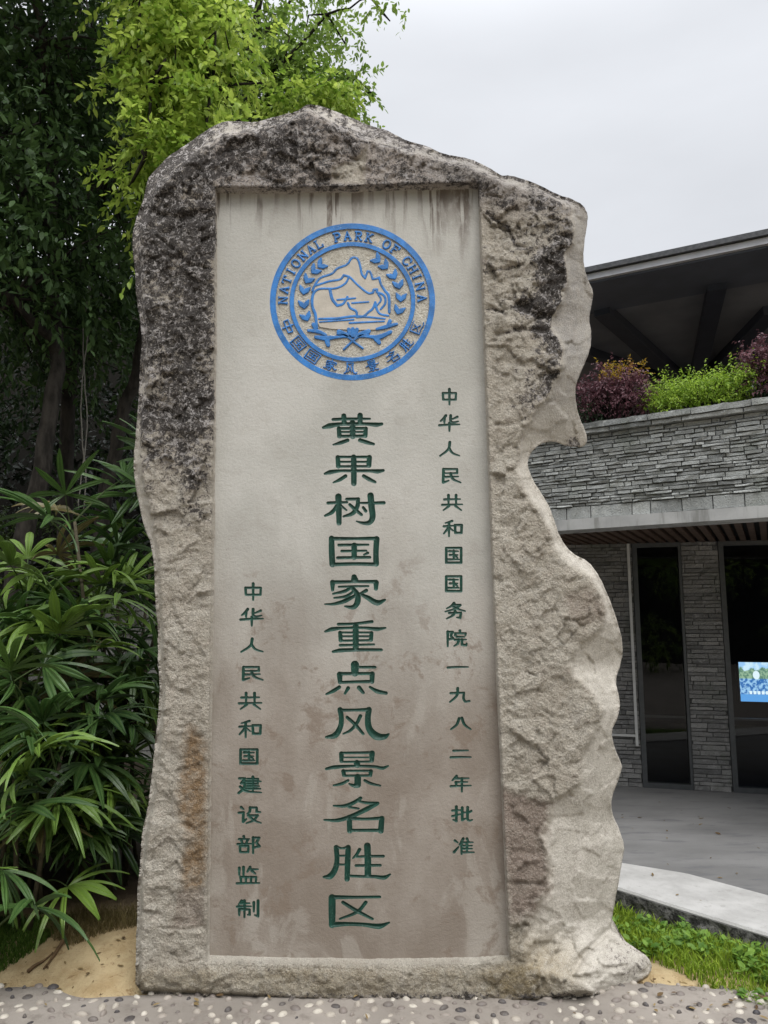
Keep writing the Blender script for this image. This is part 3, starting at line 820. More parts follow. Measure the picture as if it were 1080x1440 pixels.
EC = (495.7, 424.5); ER = 116.0                 # the emblem in photo units
EKY = CP - (720 - EC[1]) / FPX * SP              # a circle on the panel is this much lower than wide in the photo
def build_panel():
    gx = PX0 + np.arange(NX + 1) * GS; gy = PY0_ + np.arange(NY + 1) * GS
    S = np.full((NY + 1, NX + 1), -6.0)
    for ch, st, _ in GLY: sdf(gx, gy, st, S, PX0, PY0_, GS)
    ell = ER - np.hypot(gx[None, :] - EC[0], (gy[:, None] - EC[1]) / EKY)
    E = np.clip(ell, -6, 6)
    Sall = np.maximum(S, E)
    CB = 16
    cells_fine = []; coarse = []
    for J in range(0, NY, CB):
        for I in range(0, NX, CB):
            J2, I2 = min(J + CB, NY), min(I + CB, NX)
            blk = Sall[J:J2 + 1, I:I2 + 1]
            if blk.max() <= -1.0: coarse.append((J, I, J2, I2))
            elif E[J:J2 + 1, I:I2 + 1].min() >= 6: continue
            else: cells_fine += [(j, i) for j in range(J, J2) for i in range(I, I2)]
    P, IN, OUT = split_cells(Sall, cells_fine, gx, gy)
    # coarse cells
    n0 = len(P); extra = []; quads = []
    for (J, I, J2, I2) in coarse:
        k = n0 + len(extra)
        extra += [(gx[I], gy[J], -6), (gx[I2], gy[J], -6), (gx[I2], gy[J2], -6), (gx[I], gy[J2], -6)]
        quads.append((k, k + 3, k + 2, k + 1))
    PA = np.vstack([P, np.array(extra)])
    V = W(PA[:, 0], PA[:, 1], YP)
    mk('inscription_panel', V, [np.array(OUT), np.array(quads)], M['panel'], mon)
    # characters: grooves cut into the panel
    INa = np.array(IN); cen = P[INa].mean(1)
    emb = (ER - np.hypot(cen[:, 0] - EC[0], (cen[:, 1] - EC[1]) / EKY)) > -0.01
    for ch, st, where in GLY:
        allp = np.array([p for s in st for p in s])
        x0, y0 = (allp[:, :2] - allp[:, 2:]).min(0) - 1; x1, y1 = (allp[:, :2] + allp[:, 2:]).max(0) + 1
        sel = INa[(cen[:, 0] > x0) & (cen[:, 0] < x1) & (cen[:, 1] > y0) & (cen[:, 1] < y1) & ~emb]
        if not len(sel): continue
        ids, inv = np.unique(sel, return_inverse=True)
        q = P[ids]
        d = np.clip(q[:, 2], 0, None)
        lim = 4.5 if where == 'large' else 2.0
        dep = 0.0030 * lim * (1 - np.exp(-d / lim * 1.35))
        o = mk('character', W(q[:, 0], q[:, 1], YP + dep), [inv.reshape(-1, 3)], M['green'], mon, smooth=True)
        o['label'] = "carved green character %s" % ch + {'large': " in the large middle column", 'right': " in the small right column", 'left': " in the small left column"}[where]
build_panel()

# ------------------------------------------------------------------ the emblem
def to_uv(X, Y):               # enlarged-photo units of the emblem close-up -> photo units
    return 370 + X / 4.32, 300 + Y / 4.32
def raised(name, strokes, parent, mat, height, base, gs=0.5, smooth=False):
    """strokes (photo units) stand `height` proud of depth `base` behind the panel face"""
    allp = np.array([p for s in strokes for p in s])
    x0, y0 = (allp[:, :2] - allp[:, 2:]).min(0) - 1; x1, y1 = (allp[:, :2] + allp[:, 2:]).max(0) + 1
    gx = np.arange(x0, x1 + gs, gs); gy = np.arange(y0, y1 + gs, gs)
    S = np.full((len(gy), len(gx)), -6.0)
    sdf(gx, gy, strokes, S, x0, y0, gs)
    jj, ii = np.nonzero(np.maximum.reduce([S[:-1, :-1], S[1:, :-1], S[:-1, 1:], S[1:, 1:]]) > 0)
    P, IN, _ = split_cells(S, list(zip(jj.tolist(), ii.tolist())), gx, gy)
    IN = np.array(IN); ids, inv = np.unique(IN, return_inverse=True)
    q = P[ids]; n = len(q)
    prof = np.clip(q[:, 2] / 0.8, 0, 1) ** 0.5
    V = W(q[:, 0], q[:, 1], YP + base - height * (0.55 + 0.45 * prof))
    rim = np.nonzero(q[:, 2] <= 1e-6)[0]
    # skirt down to the ground of the emblem
    tri = inv.reshape(-1, 3)
    from collections import Counter
    cnt = Counter()
    for t in tri:
        for a, b in ((t[0], t[1]), (t[1], t[2]), (t[2], t[0])): cnt[(min(a, b), max(a, b))] += 1
    isr = set(rim.tolist()); low = {k: n + i for i, k in enumerate(rim.tolist())}
    V2 = V[rim].copy(); V2[:, 1] = YP + base + 0.002
    quads = []
    for t in tri:
        for a, b in ((t[0], t[1]), (t[1], t[2]), (t[2], t[0])):
            if cnt[(min(a, b), max(a, b))] == 1 and a in isr and b in isr: quads.append((b, a, low[a], low[b]))
    return mk(name, np.vstack([V, V2]), [tri] + ([np.array(quads)] if quads else []), mat, parent, smooth=smooth)

def ell_pt(r, ang):
    return EC[0] + r * math.cos(ang), EC[1] - r * math.sin(ang) * EKY

def build_emblem():
    base = 0.0065
    # chiselled ground (with its wall)
    n = 160; rings = np.linspace(0, ER, 40)
    V = []; F = []; tri = []
    for r in rings[1:]:
        for k in range(n):
            x, y = ell_pt(r, 2 * math.pi * k / n); V.append((x, y))
    V = np.array(V)
    dz = 0.0022 * fbm(V[:, 0] / 2.2, V[:, 1] / 2.2, 2, 201) + 0.0012 * fbm(V[:, 0] / 7, V[:, 1] / 7, 2, 203)
    P = W(V[:, 0], V[:, 1], YP + base + dz)
    c = W(EC[0], EC[1], YP + base)[None]
    P = np.vstack([P, c]); ci = len(P) - 1
    for i in range(len(rings) - 2):
        for k in range(n):
            k2 = (k + 1) % n
            F.append((i * n + k, i * n + k2, (i + 1) * n + k2, (i + 1) * n + k)[::-1])
    tri = [(ci, k, (k + 1) % n) for k in range(n)]
    em = mk('emblem', P, [np.array(F), np.array(tri)], M['chisel'], mon)
    em['label'] = "round blue emblem carved into the upper panel"
    def ring(r0, r1):
        m = 160; VV = []; FF = []
        prof = [(r0, base + 0.002), (r0, 0.0005), (r0 + .35, -0.001), (r1 - .35, -0.001), (r1, 0.0005), (r1, base + 0.002)]
        for (r, d) in prof:
            for k in range(m):
                x, y = ell_pt(r, 2 * math.pi * k / m)
                VV.append(W(x, y, YP + d))
        for i in range(len(prof) - 1):
            for k in range(m):
                k2 = (k + 1) % m
                FF.append((i * m + k, i * m + k2, (i + 1) * m + k2, (i + 1) * m + k))
        return mk('ring', np.array(VV), [np.array(FF)], M['blue'], em)
    ring(108.0, 116.3); ring(82.4, 88.4)
    LET = {  # serif capitals in a 100 x 100 box
     'N': "14,6 14,94;14,8 86,92;86,6 86,94;2,6 26,6;74,6 98,6;2,94 26,94", 'A': "50,4 14,94;50,4 86,94;28,62 72,62;4,95 28,95;72,95 98,95",
     'T': "4,8 96,8;50,8 50,94;34,95 66,95;4,8 4,24;96,8 96,24", 'I': "50,5 50,95;34,5 66,5;34,95 66,95",
     'O': "50,4 22,14 8,50 22,86 50,96 78,86 92,50 78,14 50,4", 'L': "24,5 24,94;8,5 40,5;8,94 88,94;88,94 88,74",
     'P': "24,5 24,95;10,5 62,5 84,16 84,40 62,52 24,52;8,95 42,95", 'R': "22,5 22,95;8,5 60,5 82,16 82,38 60,50 22,50;48,50 84,94;8,95 38,95;76,95 98,95",
     'K': "20,5 20,95;84,6 22,56;40,44 84,94;6,5 36,5;6,95 36,95;70,6 98,6;74,95 98,95", 'F': "22,5 22,95;8,5 88,5 88,24;22,48 70,48;8,95 40,95",
     'C': "88,26 72,8 50,4 22,14 8,50 22,86 50,96 74,90 90,72;88,8 88,28", 'H': "16,5 16,95;84,5 84,95;16,50 84,50;4,5 30,5;4,95 30,95;70,5 96,5;70,95 96,95"}
    letters = [('N', 107, 528), ('A', 118, 462), ('T', 135, 402), ('I', 158, 347), ('O', 193, 300), ('N', 237, 252), ('A', 283, 210), ('L', 335, 180), ('P', 448, 139), ('A', 512, 132), ('R', 580, 131), ('K', 645, 141),
               ('O', 757, 177), ('F', 808, 212), ('C', 880, 285), ('H', 915, 334), ('I', 942, 382), ('N', 962, 440), ('A', 970, 515)]
    for chs, X, Y in letters:
        u, v = to_uv(X, Y)
        ang = math.atan2(-(v - EC[1]) / EKY, u - EC[0])
        R = 98.0
        sz = 13.2; sw = 11.0
        st = []
        for s in LET[chs].split(';'):
            o = []
            for p in s.split():
                x, y = (float(k) for k in p.split(','))
                dx = (x / 100 - .5) * sw; dr = (.5 - y / 100) * sz
                # right of the letter runs clockwise, its top points outwards
                cx = (R + dr) * math.cos(ang) + dx * math.sin(ang)
                cy = (R + dr) * math.sin(ang) - dx * math.cos(ang)
                horiz = abs(y - float(s.split()[0].split(',')[1])) < 3 and len(s.split()) == 2
                o.append((EC[0] + cx, EC[1] - cy * EKY, 0.85 if horiz else 1.3))
            st.append(o)
        raised('letter', st, em, M['blue'], base + 0.001, base, 0.42)
    cjk = [('中', 143, 690), ('国', 212, 795), ('国', 300, 868), ('家', 415, 912), ('风', 532, 925), ('景', 660, 912), ('名', 775, 864), ('胜', 868, 795), ('区', 940, 690)]
    for ch, X, Y in cjk:
        u, v = to_uv(X, Y)
        ang = math.atan2(-(v - EC[1]) / EKY, u - EC[0])
        if ch in BIG:
            st0 = BIG[ch]
        else:
            st0 = small(ch, 0, 0, 60, 46, 5.0)
        allp = np.array([p for s in st0 for p in s])
        lo, hi = allp[:, :2].min(0), allp[:, :2].max(0); c = (lo + hi) / 2; sc = (hi - lo)
        st = []
        for s in st0:
            o = []
            for (x, y, r) in s:
                dx = (x - c[0]) / sc[0] * 18.5; dy = (y - c[1]) / sc[1] * 15.0      # top of the character points to the centre
                R = 98.0 + dy
                cx = R * math.cos(ang) - dx * math.sin(ang); cy = R * math.sin(ang) + dx * math.cos(ang)
                o.append((EC[0] + cx, EC[1] - cy * EKY, min(1.05, max(0.6, r * 0.27))))
            st.append(o)
        raised('character', st, em, M['blue'], base + 0.001, base, 0.42)
    E = lambda txt: [[(*to_uv(float(a), float(b)), float(r) / 4.32) for a, b, r in (p.split(',') for p in s.split())] for s in txt.split(';') if s.strip()]
    # smooth mountain tablet
    out = [(300,470),(318,430),(350,392),(420,366),(450,336),(500,316),(520,300),(535,276),(555,268),(575,280),(590,325),(600,370),(620,396),(635,352),(650,356),(665,400),(690,396),(705,391),(715,430),(740,470),(762,500),(766,600),(765,650),(745,685),(690,706),(560,708),(420,702),(345,690),(322,650),(318,615),(299,560)]
    q = np.array([to_uv(*p) for p in out]); q = resample(q, 2.0)
    m = len(q)
    P1 = W(q[:, 0], q[:, 1], YP + 0.0015); P2 = W(q[:, 0], q[:, 1], YP + base + 0.002)
    cc = W(*to_uv(530, 560), YP + 0.0015)[None]
    r = geometry.tessellate_polygon([[Vector((a, b, 0)) for a, b in q]])
    tri = [(a, b, c) for a, b, c in r]
    fl = []
    for a, b, c in tri:
        ar = (q[b][0] - q[a][0]) * (q[c][1] - q[a][1]) - (q[b][1] - q[a][1]) * (q[c][0] - q[a][0])
        fl.append((a, b, c) if ar < 0 else (a, c, b))
    sk = [(k, (k + 1) % m, m + (k + 1) % m, m + k) for k in range(m)]
    mk('mountain_tablet', np.vstack([P1, P2]), [np.array(fl), np.array(sk)], M['plate'], em)
    lines = "300,470,7 318,430,7 350,392,7 420,366,7 450,336,7 500,316,7 520,300,7 535,276,7 555,268,7 575,280,7 590,325,7 600,370,7 620,394,7 635,352,7 650,356,7 665,400,7 690,396,7 705,391,8 715,430,7 740,470,8 762,500,9 766,600,9;" \
        "315,440,7 400,413,7 470,400,7 490,376,8 522,384,7 500,425,7 440,455,7 340,460,7 305,490,9 299,560,9 318,615,9 325,695,9;" \
        "405,460,10 420,520,10 450,560,9 485,550,8 512,508,8;450,525,6 510,520,7 560,515,6;540,545,6 640,538,6;515,545,8 530,575,8 565,595,8 570,630,8 610,625,8 640,600,8 665,580,8 682,540,8 690,580,8 710,610,7 760,622,7;" \
        "530,390,7 580,440,7 640,485,7 668,482,8 672,464,8 692,462,8 690,478,8;690,478,8 735,500,8 742,545,8 715,582,7;700,492,7 716,525,7 692,560,6;340,641,7 450,638,8 560,625,8 740,640,6;345,660,6 550,645,6;525,666,7 735,656,6"
    raised('mountain_outline', E(lines), em, M['blue'], base + 0.001, base, 0.42)
    # laurel sprays, each half a sub-part
    def leaves(side):
        st = []
        L = [(338, 322, 52), (300, 358, 45), (262, 418, 30), (246, 486, 12), (250, 572, -6), (268, 646, -22)]
        Rr = [(705, 290, 50), (752, 330, 45), (800, 392, 32), (828, 452, 14), (836, 530, -4), (818, 606, -20)]
        for X, Y, a in (L if side < 0 else Rr):
            for sgn in (-1, 1):
                th = math.radians(90 + a * side * -1 * -1 * (-1 if side < 0 else -1)) if False else math.radians(90 - a * (1 if side < 0 else -1) + sgn * 36)
                ex, ey = X + 52 * math.cos(th), Y - 52 * math.sin(th)
                st.append([(X, Y, 8), ((X * .5 + ex * .5), (Y * .5 + ey * .5), 15), (ex, ey, 5)])
        return ';'.join(' '.join('%f,%f,%f' % p for p in s) for s in st)
    left_low = ";275,712,8 330,716,12 380,738,8;305,675,12 322,712,10;320,752,10 380,758,15 450,752,8 520,748,6;395,800,12 390,770,16 410,750,8;490,826,6 545,775,7 590,742,9 640,735,5;460,720,14 500,735,14 540,750,6"
    right_low = ";690,702,8 740,690,12 812,672,8;770,655,12 752,690,10;775,720,10 700,752,15 640,748,8 560,748,6;705,785,12 690,765,16 672,750,8;605,820,6 545,775,7 500,740,9 450,732,5;640,716,14 590,735,14 552,750,6;520,705,12 530,745,12;570,705,12 558,745,12;545,702,12 545,742,12"
    raised('laurel_spray', E(leaves(-1) + left_low), em, M['blue'], base + 0.001, base, 0.42)
    raised('laurel_spray', E(leaves(1) + right_low), em, M['blue'], base + 0.001, base, 0.42)
build_emblem()

#@@SETTING@@
# =================================================================== GROUND
def ground_z(x, y):
    x = np.asarray(x, float); y = np.asarray(y, float)
    edge = path_edge(x)
    d = y - edge
    left = sstep(0.1, -0.9, x)
    z = -0.03 + 0.025 * sstep(0, 0.08, d)
    z = z + left * (0.105 * sstep(0.0, 0.42, d) + 0.02 * sstep(0.4, 2.0, d))
    z = z + sstep(0.9, 1.4, x) * (-0.05 * sstep(0.25, 0.7, d))
    z = z + 0.010 * fbm(x * 2.1, y * 2.1, 4, 301) * sstep(0, 0.2, d) + 0.006 * fbm(x * 9, y * 9, 3, 303) * sstep(0, 0.1, d)
    return z

def path_edge(x):
    x = np.asarray(x, float)
    xs = [-30, -1.72, -1.45, -1.28, -1.20, -1.1, -0.6, 0.0, 0.7, 1.2, 1.5, 1.9, 2.4, 30]
    ys = [3.52, 3.52, 3.52, 3.42, 3.42, 3.44, 3.5, 3.55, 3.55, 3.55, 3.50, 3.38, 3.05, -20]
    return np.interp(x, xs, ys) + 0.02 * fbm(x * 3.1, x * 0 + 2.2, 3, 305)

def ground_material():
    t = NT("sandy_earth")
    sand, dark = t.attr('sand'), t.attr('dark')
    big = t.noise(1.6, 5, 0.6); mid = t.noise(9, 5, 0.65); fine = t.noise(120, 4, 0.65)
    c = t.mix(t.rng(big, 0.35, 0.65), (0.12, 0.085, 0.055), (0.18, 0.135, 0.085))
    s = t.mix(t.rng(mid, 0.32, 0.66), (0.35, 0.255, 0.135), (0.46, 0.36, 0.21))
    s = t.mix(t.math('MULTIPLY', t.rng(t.noise(17, 6, 0.7, dist=0.8), 0.57, 0.68), 0.75), s, (0.20, 0.12, 0.055))
    c = t.mix(sand, c, s)
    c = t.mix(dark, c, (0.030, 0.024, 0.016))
    c = t.mix(t.math('MULTIPLY', t.rng(fine, 0.58, 0.72), 0.5), c, (0.16, 0.11, 0.07))
    return t.done(c, 0.95, t.bump(t.math('ADD', fine, t.math('MULTIPLY', mid, 1.5)), 0.7, 0.012), 0.15)

def axis(lo, hi, step, far):
    core = np.arange(lo, hi + 1e-6, step)
    out = [hi + step * 1.35 ** k for k in range(1, 60)]
    a = [o for o in np.cumsum([step * 1.3 ** k for k in range(1, 60)]) if o < far] + [far]
    return np.concatenate([[lo - q for q in a][::-1], core, [hi + q for q in a]])

gxs = axis(-3.0, 3.2, 0.04, 400); gys = axis(3.2, 6.0, 0.04, 400)
XX, YY = np.meshgrid(gxs, gys)
ZZ = ground_z(XX, YY)
ZZ = np.where(YY < path_edge(XX) - 0.01, -0.05, ZZ)
ZZ = np.where((XX > 1.5) & (YY > 4.6), -0.06, ZZ)
n1, n2 = len(gxs), len(gys)
idx = np.arange(n1 * n2).reshape(n2, n1)
GF = np.stack([idx[:-1, :-1].ravel(), idx[:-1, 1:].ravel(), idx[1:, 1:].ravel(), idx[1:, :-1].ravel()], 1)
dd = (YY - path_edge(XX)).ravel()
sandm = sstep(0.75, 0.35, dd + 0.12 * fbm(XX.ravel() * 3, YY.ravel() * 3, 3, 307)) * np.where(XX.ravel() > 0.9, sstep(0.30, 0.12, dd), 1)
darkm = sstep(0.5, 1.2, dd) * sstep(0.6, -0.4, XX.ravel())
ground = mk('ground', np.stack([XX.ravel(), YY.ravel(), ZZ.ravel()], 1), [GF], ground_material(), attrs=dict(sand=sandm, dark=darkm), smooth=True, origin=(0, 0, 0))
tag(ground, kind='structure')

# ---- pebble path
def path_material():
    t = NT("pebble_mortar")
    big = t.noise(2.2, 4); mid = t.noise(14, 5, 0.65); fine = t.noise(150, 4, 0.6)
    c = t.mix(t.rng(big, 0.35, 0.65), (0.23, 0.205, 0.178), (0.30, 0.268, 0.235))
    c = t.mix(t.math('MULTIPLY', t.rng(mid, 0.5, 0.68), 0.55), c, (0.16, 0.135, 0.115))
    return t.done(c, 0.9, t.bump(t.math('ADD', fine, mid), 0.6, 0.006), 0.2)
pxs = np.concatenate([np.arange(-14, -4, 0.5), np.arange(-4, 3.6, 0.035)])
rows = np.concatenate([[0.0, 0.4, 0.7], np.linspace(0.86, 1, 60)])
V = []
for r in rows:
    e = path_edge(pxs)
    y = -14.0 + (np.maximum(e, -0.9) + 0.02 * fbm(pxs * 13, pxs * 0 + 1, 2, 311) + 14.0) * r
    z = 0.006 * fbm(pxs * 4, y * 4, 3, 313) + np.where(r == 1, -0.03, 0)
    V.append(np.stack([pxs, y, z], 1))
V = np.concatenate(V); m = len(pxs)
ii = np.arange(len(V)).reshape(len(rows), m)
PF = np.stack([ii[:-1, :-1].ravel(), ii[:-1, 1:].ravel(), ii[1:, 1:].ravel(), ii[1:, :-1].ravel()], 1)
path = tag(mk('path', V, [PF], path_material(), smooth=True, origin=(0, 0, 0)), kind='structure')

def pebbles():
    g = np.random.default_rng(5)
    pts = []
    for _ in range(22000):
        x = g.uniform(-2.6, 2.6); y = g.uniform(2.3, 3.6)
        if y > path_edge(x) - 0.035: continue
        if all((x - a) ** 2 + ((y - b) * 1.0) ** 2 > 0.047 ** 2 for a, b in pts[-2600:]): pts.append((x, y))
    V = []; F = []; T = []; n = 0
    nu, nv_ = 10, 4
    for x, y in pts:
        a = g.uniform(0.010, 0.026); b = a * g.uniform(0.5, 0.85); h = g.uniform(0.007, 0.015)
        th = g.normal(0.2, 0.7); ct, st = math.cos(th), math.sin(th)
        tone = g.choice([g.uniform(0, .25), g.uniform(.3, .6), g.uniform(.6, 1.0)], p=[.22, .33, .45])
        for j in range(nv_ + 1):
            f = math.pi / 2 * j / nv_
            for k in range(nu):
                q = 2 * math.pi * k / nu
                lx, ly = a * math.cos(q) * math.cos(f) * (1 + .12 * math.sin(2 * q + x * 9)), b * math.sin(q) * math.cos(f)
                V.append((x + lx * ct - ly * st, y + lx * st + ly * ct, -0.002 + h * math.sin(f))); T.append(tone)
        for j in range(nv_):
            for k in range(nu):
                k2 = (k + 1) % nu
                F.append((n + j * nu + k, n + j * nu + k2, n + (j + 1) * nu + k2, n + (j + 1) * nu + k))
        n += nu * (nv_ + 1)
    t = NT("river_pebble")
    a = t.attr('tone')
    r = t.n.new('ShaderNodeValToRGB'); t.link(a, r.inputs[0])
    e = r.color_ramp.elements
    e[0].position = 0; e[0].color = (0.035, 0.032, 0.036, 1); e[1].position = 1; e[1].color = (0.52, 0.48, 0.41, 1)
    for p, c in ((0.25, (0.11, 0.095, 0.085, 1)), (0.5, (0.20, 0.17, 0.15, 1)), (0.7, (0.36, 0.32, 0.27, 1))):
        q = e.new(p); q.color = c
    c = t.mix(t.math('MULTIPLY', t.rng(t.noise(90, 4), 0.5, 0.7), 0.4), r.outputs[0], (0.2, 0.17, 0.14))
    o = mk('pebbles', V, [np.array(F)], t.done(c, 0.55, None, 0.4), path, attrs=dict(tone=T), smooth=True)
    o['kind'] = 'stuff'
pebbles()

# ---- plaza and kerb
PZ = 0.05
kc = NT("kerb_concrete")
_a, _b, _c = kc.noise(3.5, 5, 0.65), kc.noise(22, 5, 0.7), kc.noise(150, 3)
_k = kc.mix(kc.rng(_a, 0.35, 0.65), (0.38, 0.372, 0.357), (0.49, 0.482, 0.465))
_k = kc.mix(kc.math('MULTIPLY', kc.rng(_b, 0.56, 0.70), 0.45), _k, (0.27, 0.26, 0.24))
concrete = kc.done(_k, 0.85, kc.bump(kc.math('ADD', _b, _c), 0.4, 0.005), 0.25)
def plaza_material():
    t = NT("plaza_asphalt")
    big = t.noise(0.9, 5, 0.6, stretch=(1, 2.5, 1)); mid = t.noise(5, 5, 0.6, stretch=(0.6, 2.2, 1)); fine = t.noise(160, 3)
    c = t.mix(t.rng(big, 0.32, 0.68), (0.15, 0.148, 0.145), (0.215, 0.212, 0.208))
    c = t.mix(t.math('MULTIPLY', t.rng(mid, 0.54, 0.66), 0.65), c, (0.12, 0.12, 0.125))
    return t.done(c, 0.8, t.bump(fine, 0.4, 0.004), 0.3)
near = np.array([G(868, 1247, PZ + .012), G(960, 1276, PZ + .012), G(1080, 1312, PZ + .012)])[:, :2]
far = np.array([G(872, 1213, PZ + .012), G(965, 1228, PZ + .012), G(1080, 1259, PZ + .012)])[:, :2]
def extend(l, a, b):
    d0 = l[0] - l[1]; d1 = l[-1] - l[-2]
    return np.vstack([l[0] + d0 / np.linalg.norm(d0) * a, l, l[-1] + d1 / np.linalg.norm(d1) * b])
near = resample(extend(near, 4.0, 2.2), 0.05, False); far_ = extend(far, 4.0, 2.2)
tt = np.linspace(0, 1, len(near)); sf = np.concatenate([[0], np.cumsum(np.hypot(*np.diff(far_, axis=0).T))]); sf /= sf[-1]
farr = np.stack([np.interp(tt, sf, far_[:, 0]), np.interp(tt, sf, far_[:, 1])], 1)
k = np.arange(len(near))
jit = 0.006 * fbm(k * 0.3, k * 0 + 5, 3, 401)
nrm = (near - farr) / np.linalg.norm(near - farr, axis=1)[:, None]
ztop = PZ + 0.012
prof = [farr, near + nrm * (jit[:, None]), near + nrm * (jit[:, None] + 0.008)]
V = [np.c_[farr, np.full(len(k), -0.2)], np.c_[farr, np.full(len(k), ztop)], np.c_[near + nrm * jit[:, None], np.full(len(k), ztop)], np.c_[near + nrm * (jit[:, None] + .01), np.full(len(k), ztop - 0.012)],
     np.c_[near, np.full(len(k), -0.2)]]
V = np.concatenate(V); m = len(k)
KF = [(r * m + i, r * m + i + 1, (r + 1) * m + i + 1, (r + 1) * m + i) for r in range(4) for i in range(m - 1)]
kerb = tag(mk('kerb', V, [np.array(KF)], concrete, origin=(0, 0, 0)), kind='structure')
# rough dark stone face below the kerb slab
def kerb_face():
    V = []; cols = np.arange(0, len(near)); rws = np.linspace(0, 1, 9)
    for r in rws:
        z = ztop - 0.016 - r * 0.22
        nz = 0.014 * fbm(cols * 0.35, np.full(len(cols), r * 3.2), 3, 403) + 0.02 * r - 0.004
        V.append(np.c_[near + nrm * (nz[:, None] + 0.022), np.full(len(cols), z)])
    V = np.concatenate(V); m = len(cols)
    F = [(r * m + i, r * m + i + 1, (r + 1) * m + i + 1, (r + 1) * m + i) for r in range(len(rws) - 1) for i in range(m - 1)]
    t = NT("rough_dark_stone")
    n = t.noise(26, 5, 0.7)
    c = t.mix(t.rng(n, 0.36, 0.64), (0.035, 0.034, 0.033), (0.20, 0.195, 0.185))
    o = mk('rough_face', V, [np.array(F)], t.done(c, 0.95, t.bump(n, 1.0, 0.02), 0.1), kerb)
kerb_face()
# plaza reaches from the kerb under the building
pl = np.vstack([farr[::-1], [[-6, 12], [14, 12], [14, -3]]])
tri = geometry.tessellate_polygon([[Vector((a, b, 0)) for a, b in pl]])
fl = []
for a, b, c in tri:
    ar = (pl[b][0] - pl[a][0]) * (pl[c][1] - pl[a][1]) - (pl[b][1] - pl[a][1]) * (pl[c][0] - pl[a][0])
    fl.append((a, b, c) if ar > 0 else (a, c, b))
plaza = tag(mk('plaza', np.c_[pl, np.full(len(pl), PZ)], [np.array(fl)], plaza_material(), origin=(0, 0, 0)), kind='structure')

# ---- grass
def blades(name, pts, hmin, hmax, wid, mat, seed, lean=0.5):
    g = np.random.default_rng(seed)
    n = len(pts); pts = np.asarray(pts)
    h = g.uniform(hmin, hmax, n); a = g.uniform(0, 2 * np.pi, n); la = g.uniform(0, 2 * np.pi, n); ln = g.uniform(0.15, 1, n) * lean
    wx, wy = np.cos(a) * wid / 2, np.sin(a) * wid / 2
    V = np.zeros((n, 5, 3))
    lx, ly = np.cos(la) * ln * h, np.sin(la) * ln * h
    V[:, 0] = pts + np.c_[-wx, -wy, np.zeros(n)]; V[:, 1] = pts + np.c_[wx, wy, np.zeros(n)]
    V[:, 2] = pts + np.c_[wx * .8 + lx * .35, wy * .8 + ly * .35, h * .62]; V[:, 3] = pts + np.c_[-wx * .8 + lx * .35, -wy * .8 + ly * .35, h * .62]
    V[:, 4] = pts + np.c_[lx, ly, h]
    b = np.arange(n)[:, None] * 5
    tone = np.repeat(g.uniform(0, 1, n), 5)
    o = mk(name, V.reshape(-1, 3), [b + np.array([[0, 1, 2, 3]]), b + np.array([[3, 2, 4]])], mat, attrs=dict(tone=tone), origin=(0, 0, 0))
    return tag(o, kind='stuff')
gmat = leafmat("grass_blades", (0.10, 0.18, 0.015), (0.34, 0.46, 0.05), 0.35, None, 0.6, 0.2)
g = np.random.default_rng(31)
def scatter_img(poly, n, seed, z=0.0):
    """points of the ground inside a patch given by its corners in plan"""
    g = np.random.default_rng(seed)
    P = np.array([G(a, b, z)[:2] for a, b in poly])
    lo, hi = P.min(0), P.max(0)
    q = g.uniform(lo, hi, (n, 2)); q = q[inpoly(q[:, 0], q[:, 1], P)]
    return np.c_[q, ground_z(q[:, 0], q[:, 1])]
pr = np.array([G(842, 1300)[:2], G(905, 1345)[:2], G(965, 1372)[:2], G(1010, 1392)[:2], G(1140, 1440)[:2], near[-1], near[len(near) // 2], near[0] + (1.5, -1.8)])
lo, hi = pr.min(0), pr.max(0)
q = g.uniform(lo, hi, (110000, 2)); q = q[inpoly(q[:, 0], q[:, 1], pr)]
# no grass past the kerb
dk = np.min(np.hypot(q[:, None, 0] - near[None, ::3, 0], q[:, None, 1] - near[None, ::3, 1]), 1)
kk = np.argmin(np.hypot(q[:, None, 0] - near[None, :, 0], q[:, None, 1] - near[None, :, 1]), 1)
side = ((q - near[kk]) * nrm[kk]).sum(1)
dens = fbm(q[:, 0] * 3, q[:, 1] * 3, 3, 405)
q = q[(side > 0.03) & (dens > -0.55)]
blades('grass', np.c_[q, ground_z(q[:, 0], q[:, 1])], 0.02, 0.065, 0.006, gmat, 41, 1.0)
ql = np.concatenate([scatter_img([(-160, 1312), (0, 1304), (105, 1302), (60, 1325), (0, 1347), (-160, 1360)], 15000, 43, 0.07)])
gdull = leafmat("shaded_grass", (0.04, 0.085, 0.012), (0.11, 0.19, 0.03), 0.3, None, 0.6, 0.2)
blades('grass', ql, 0.015, 0.045, 0.004, gdull, 45, 0.8)
# a few dry blades where the mound meets the palms
gdry = leafmat("dry_grass", (0.10, 0.085, 0.03), (0.24, 0.19, 0.09), 0.25, None, 0.7, 0.1)
blades('grass', scatter_img([(60, 1312), (110, 1290), (200, 1290), (200, 1306), (100, 1320)], 2600, 47, 0.09), 0.02, 0.08, 0.003, gdry, 49, 1.0)

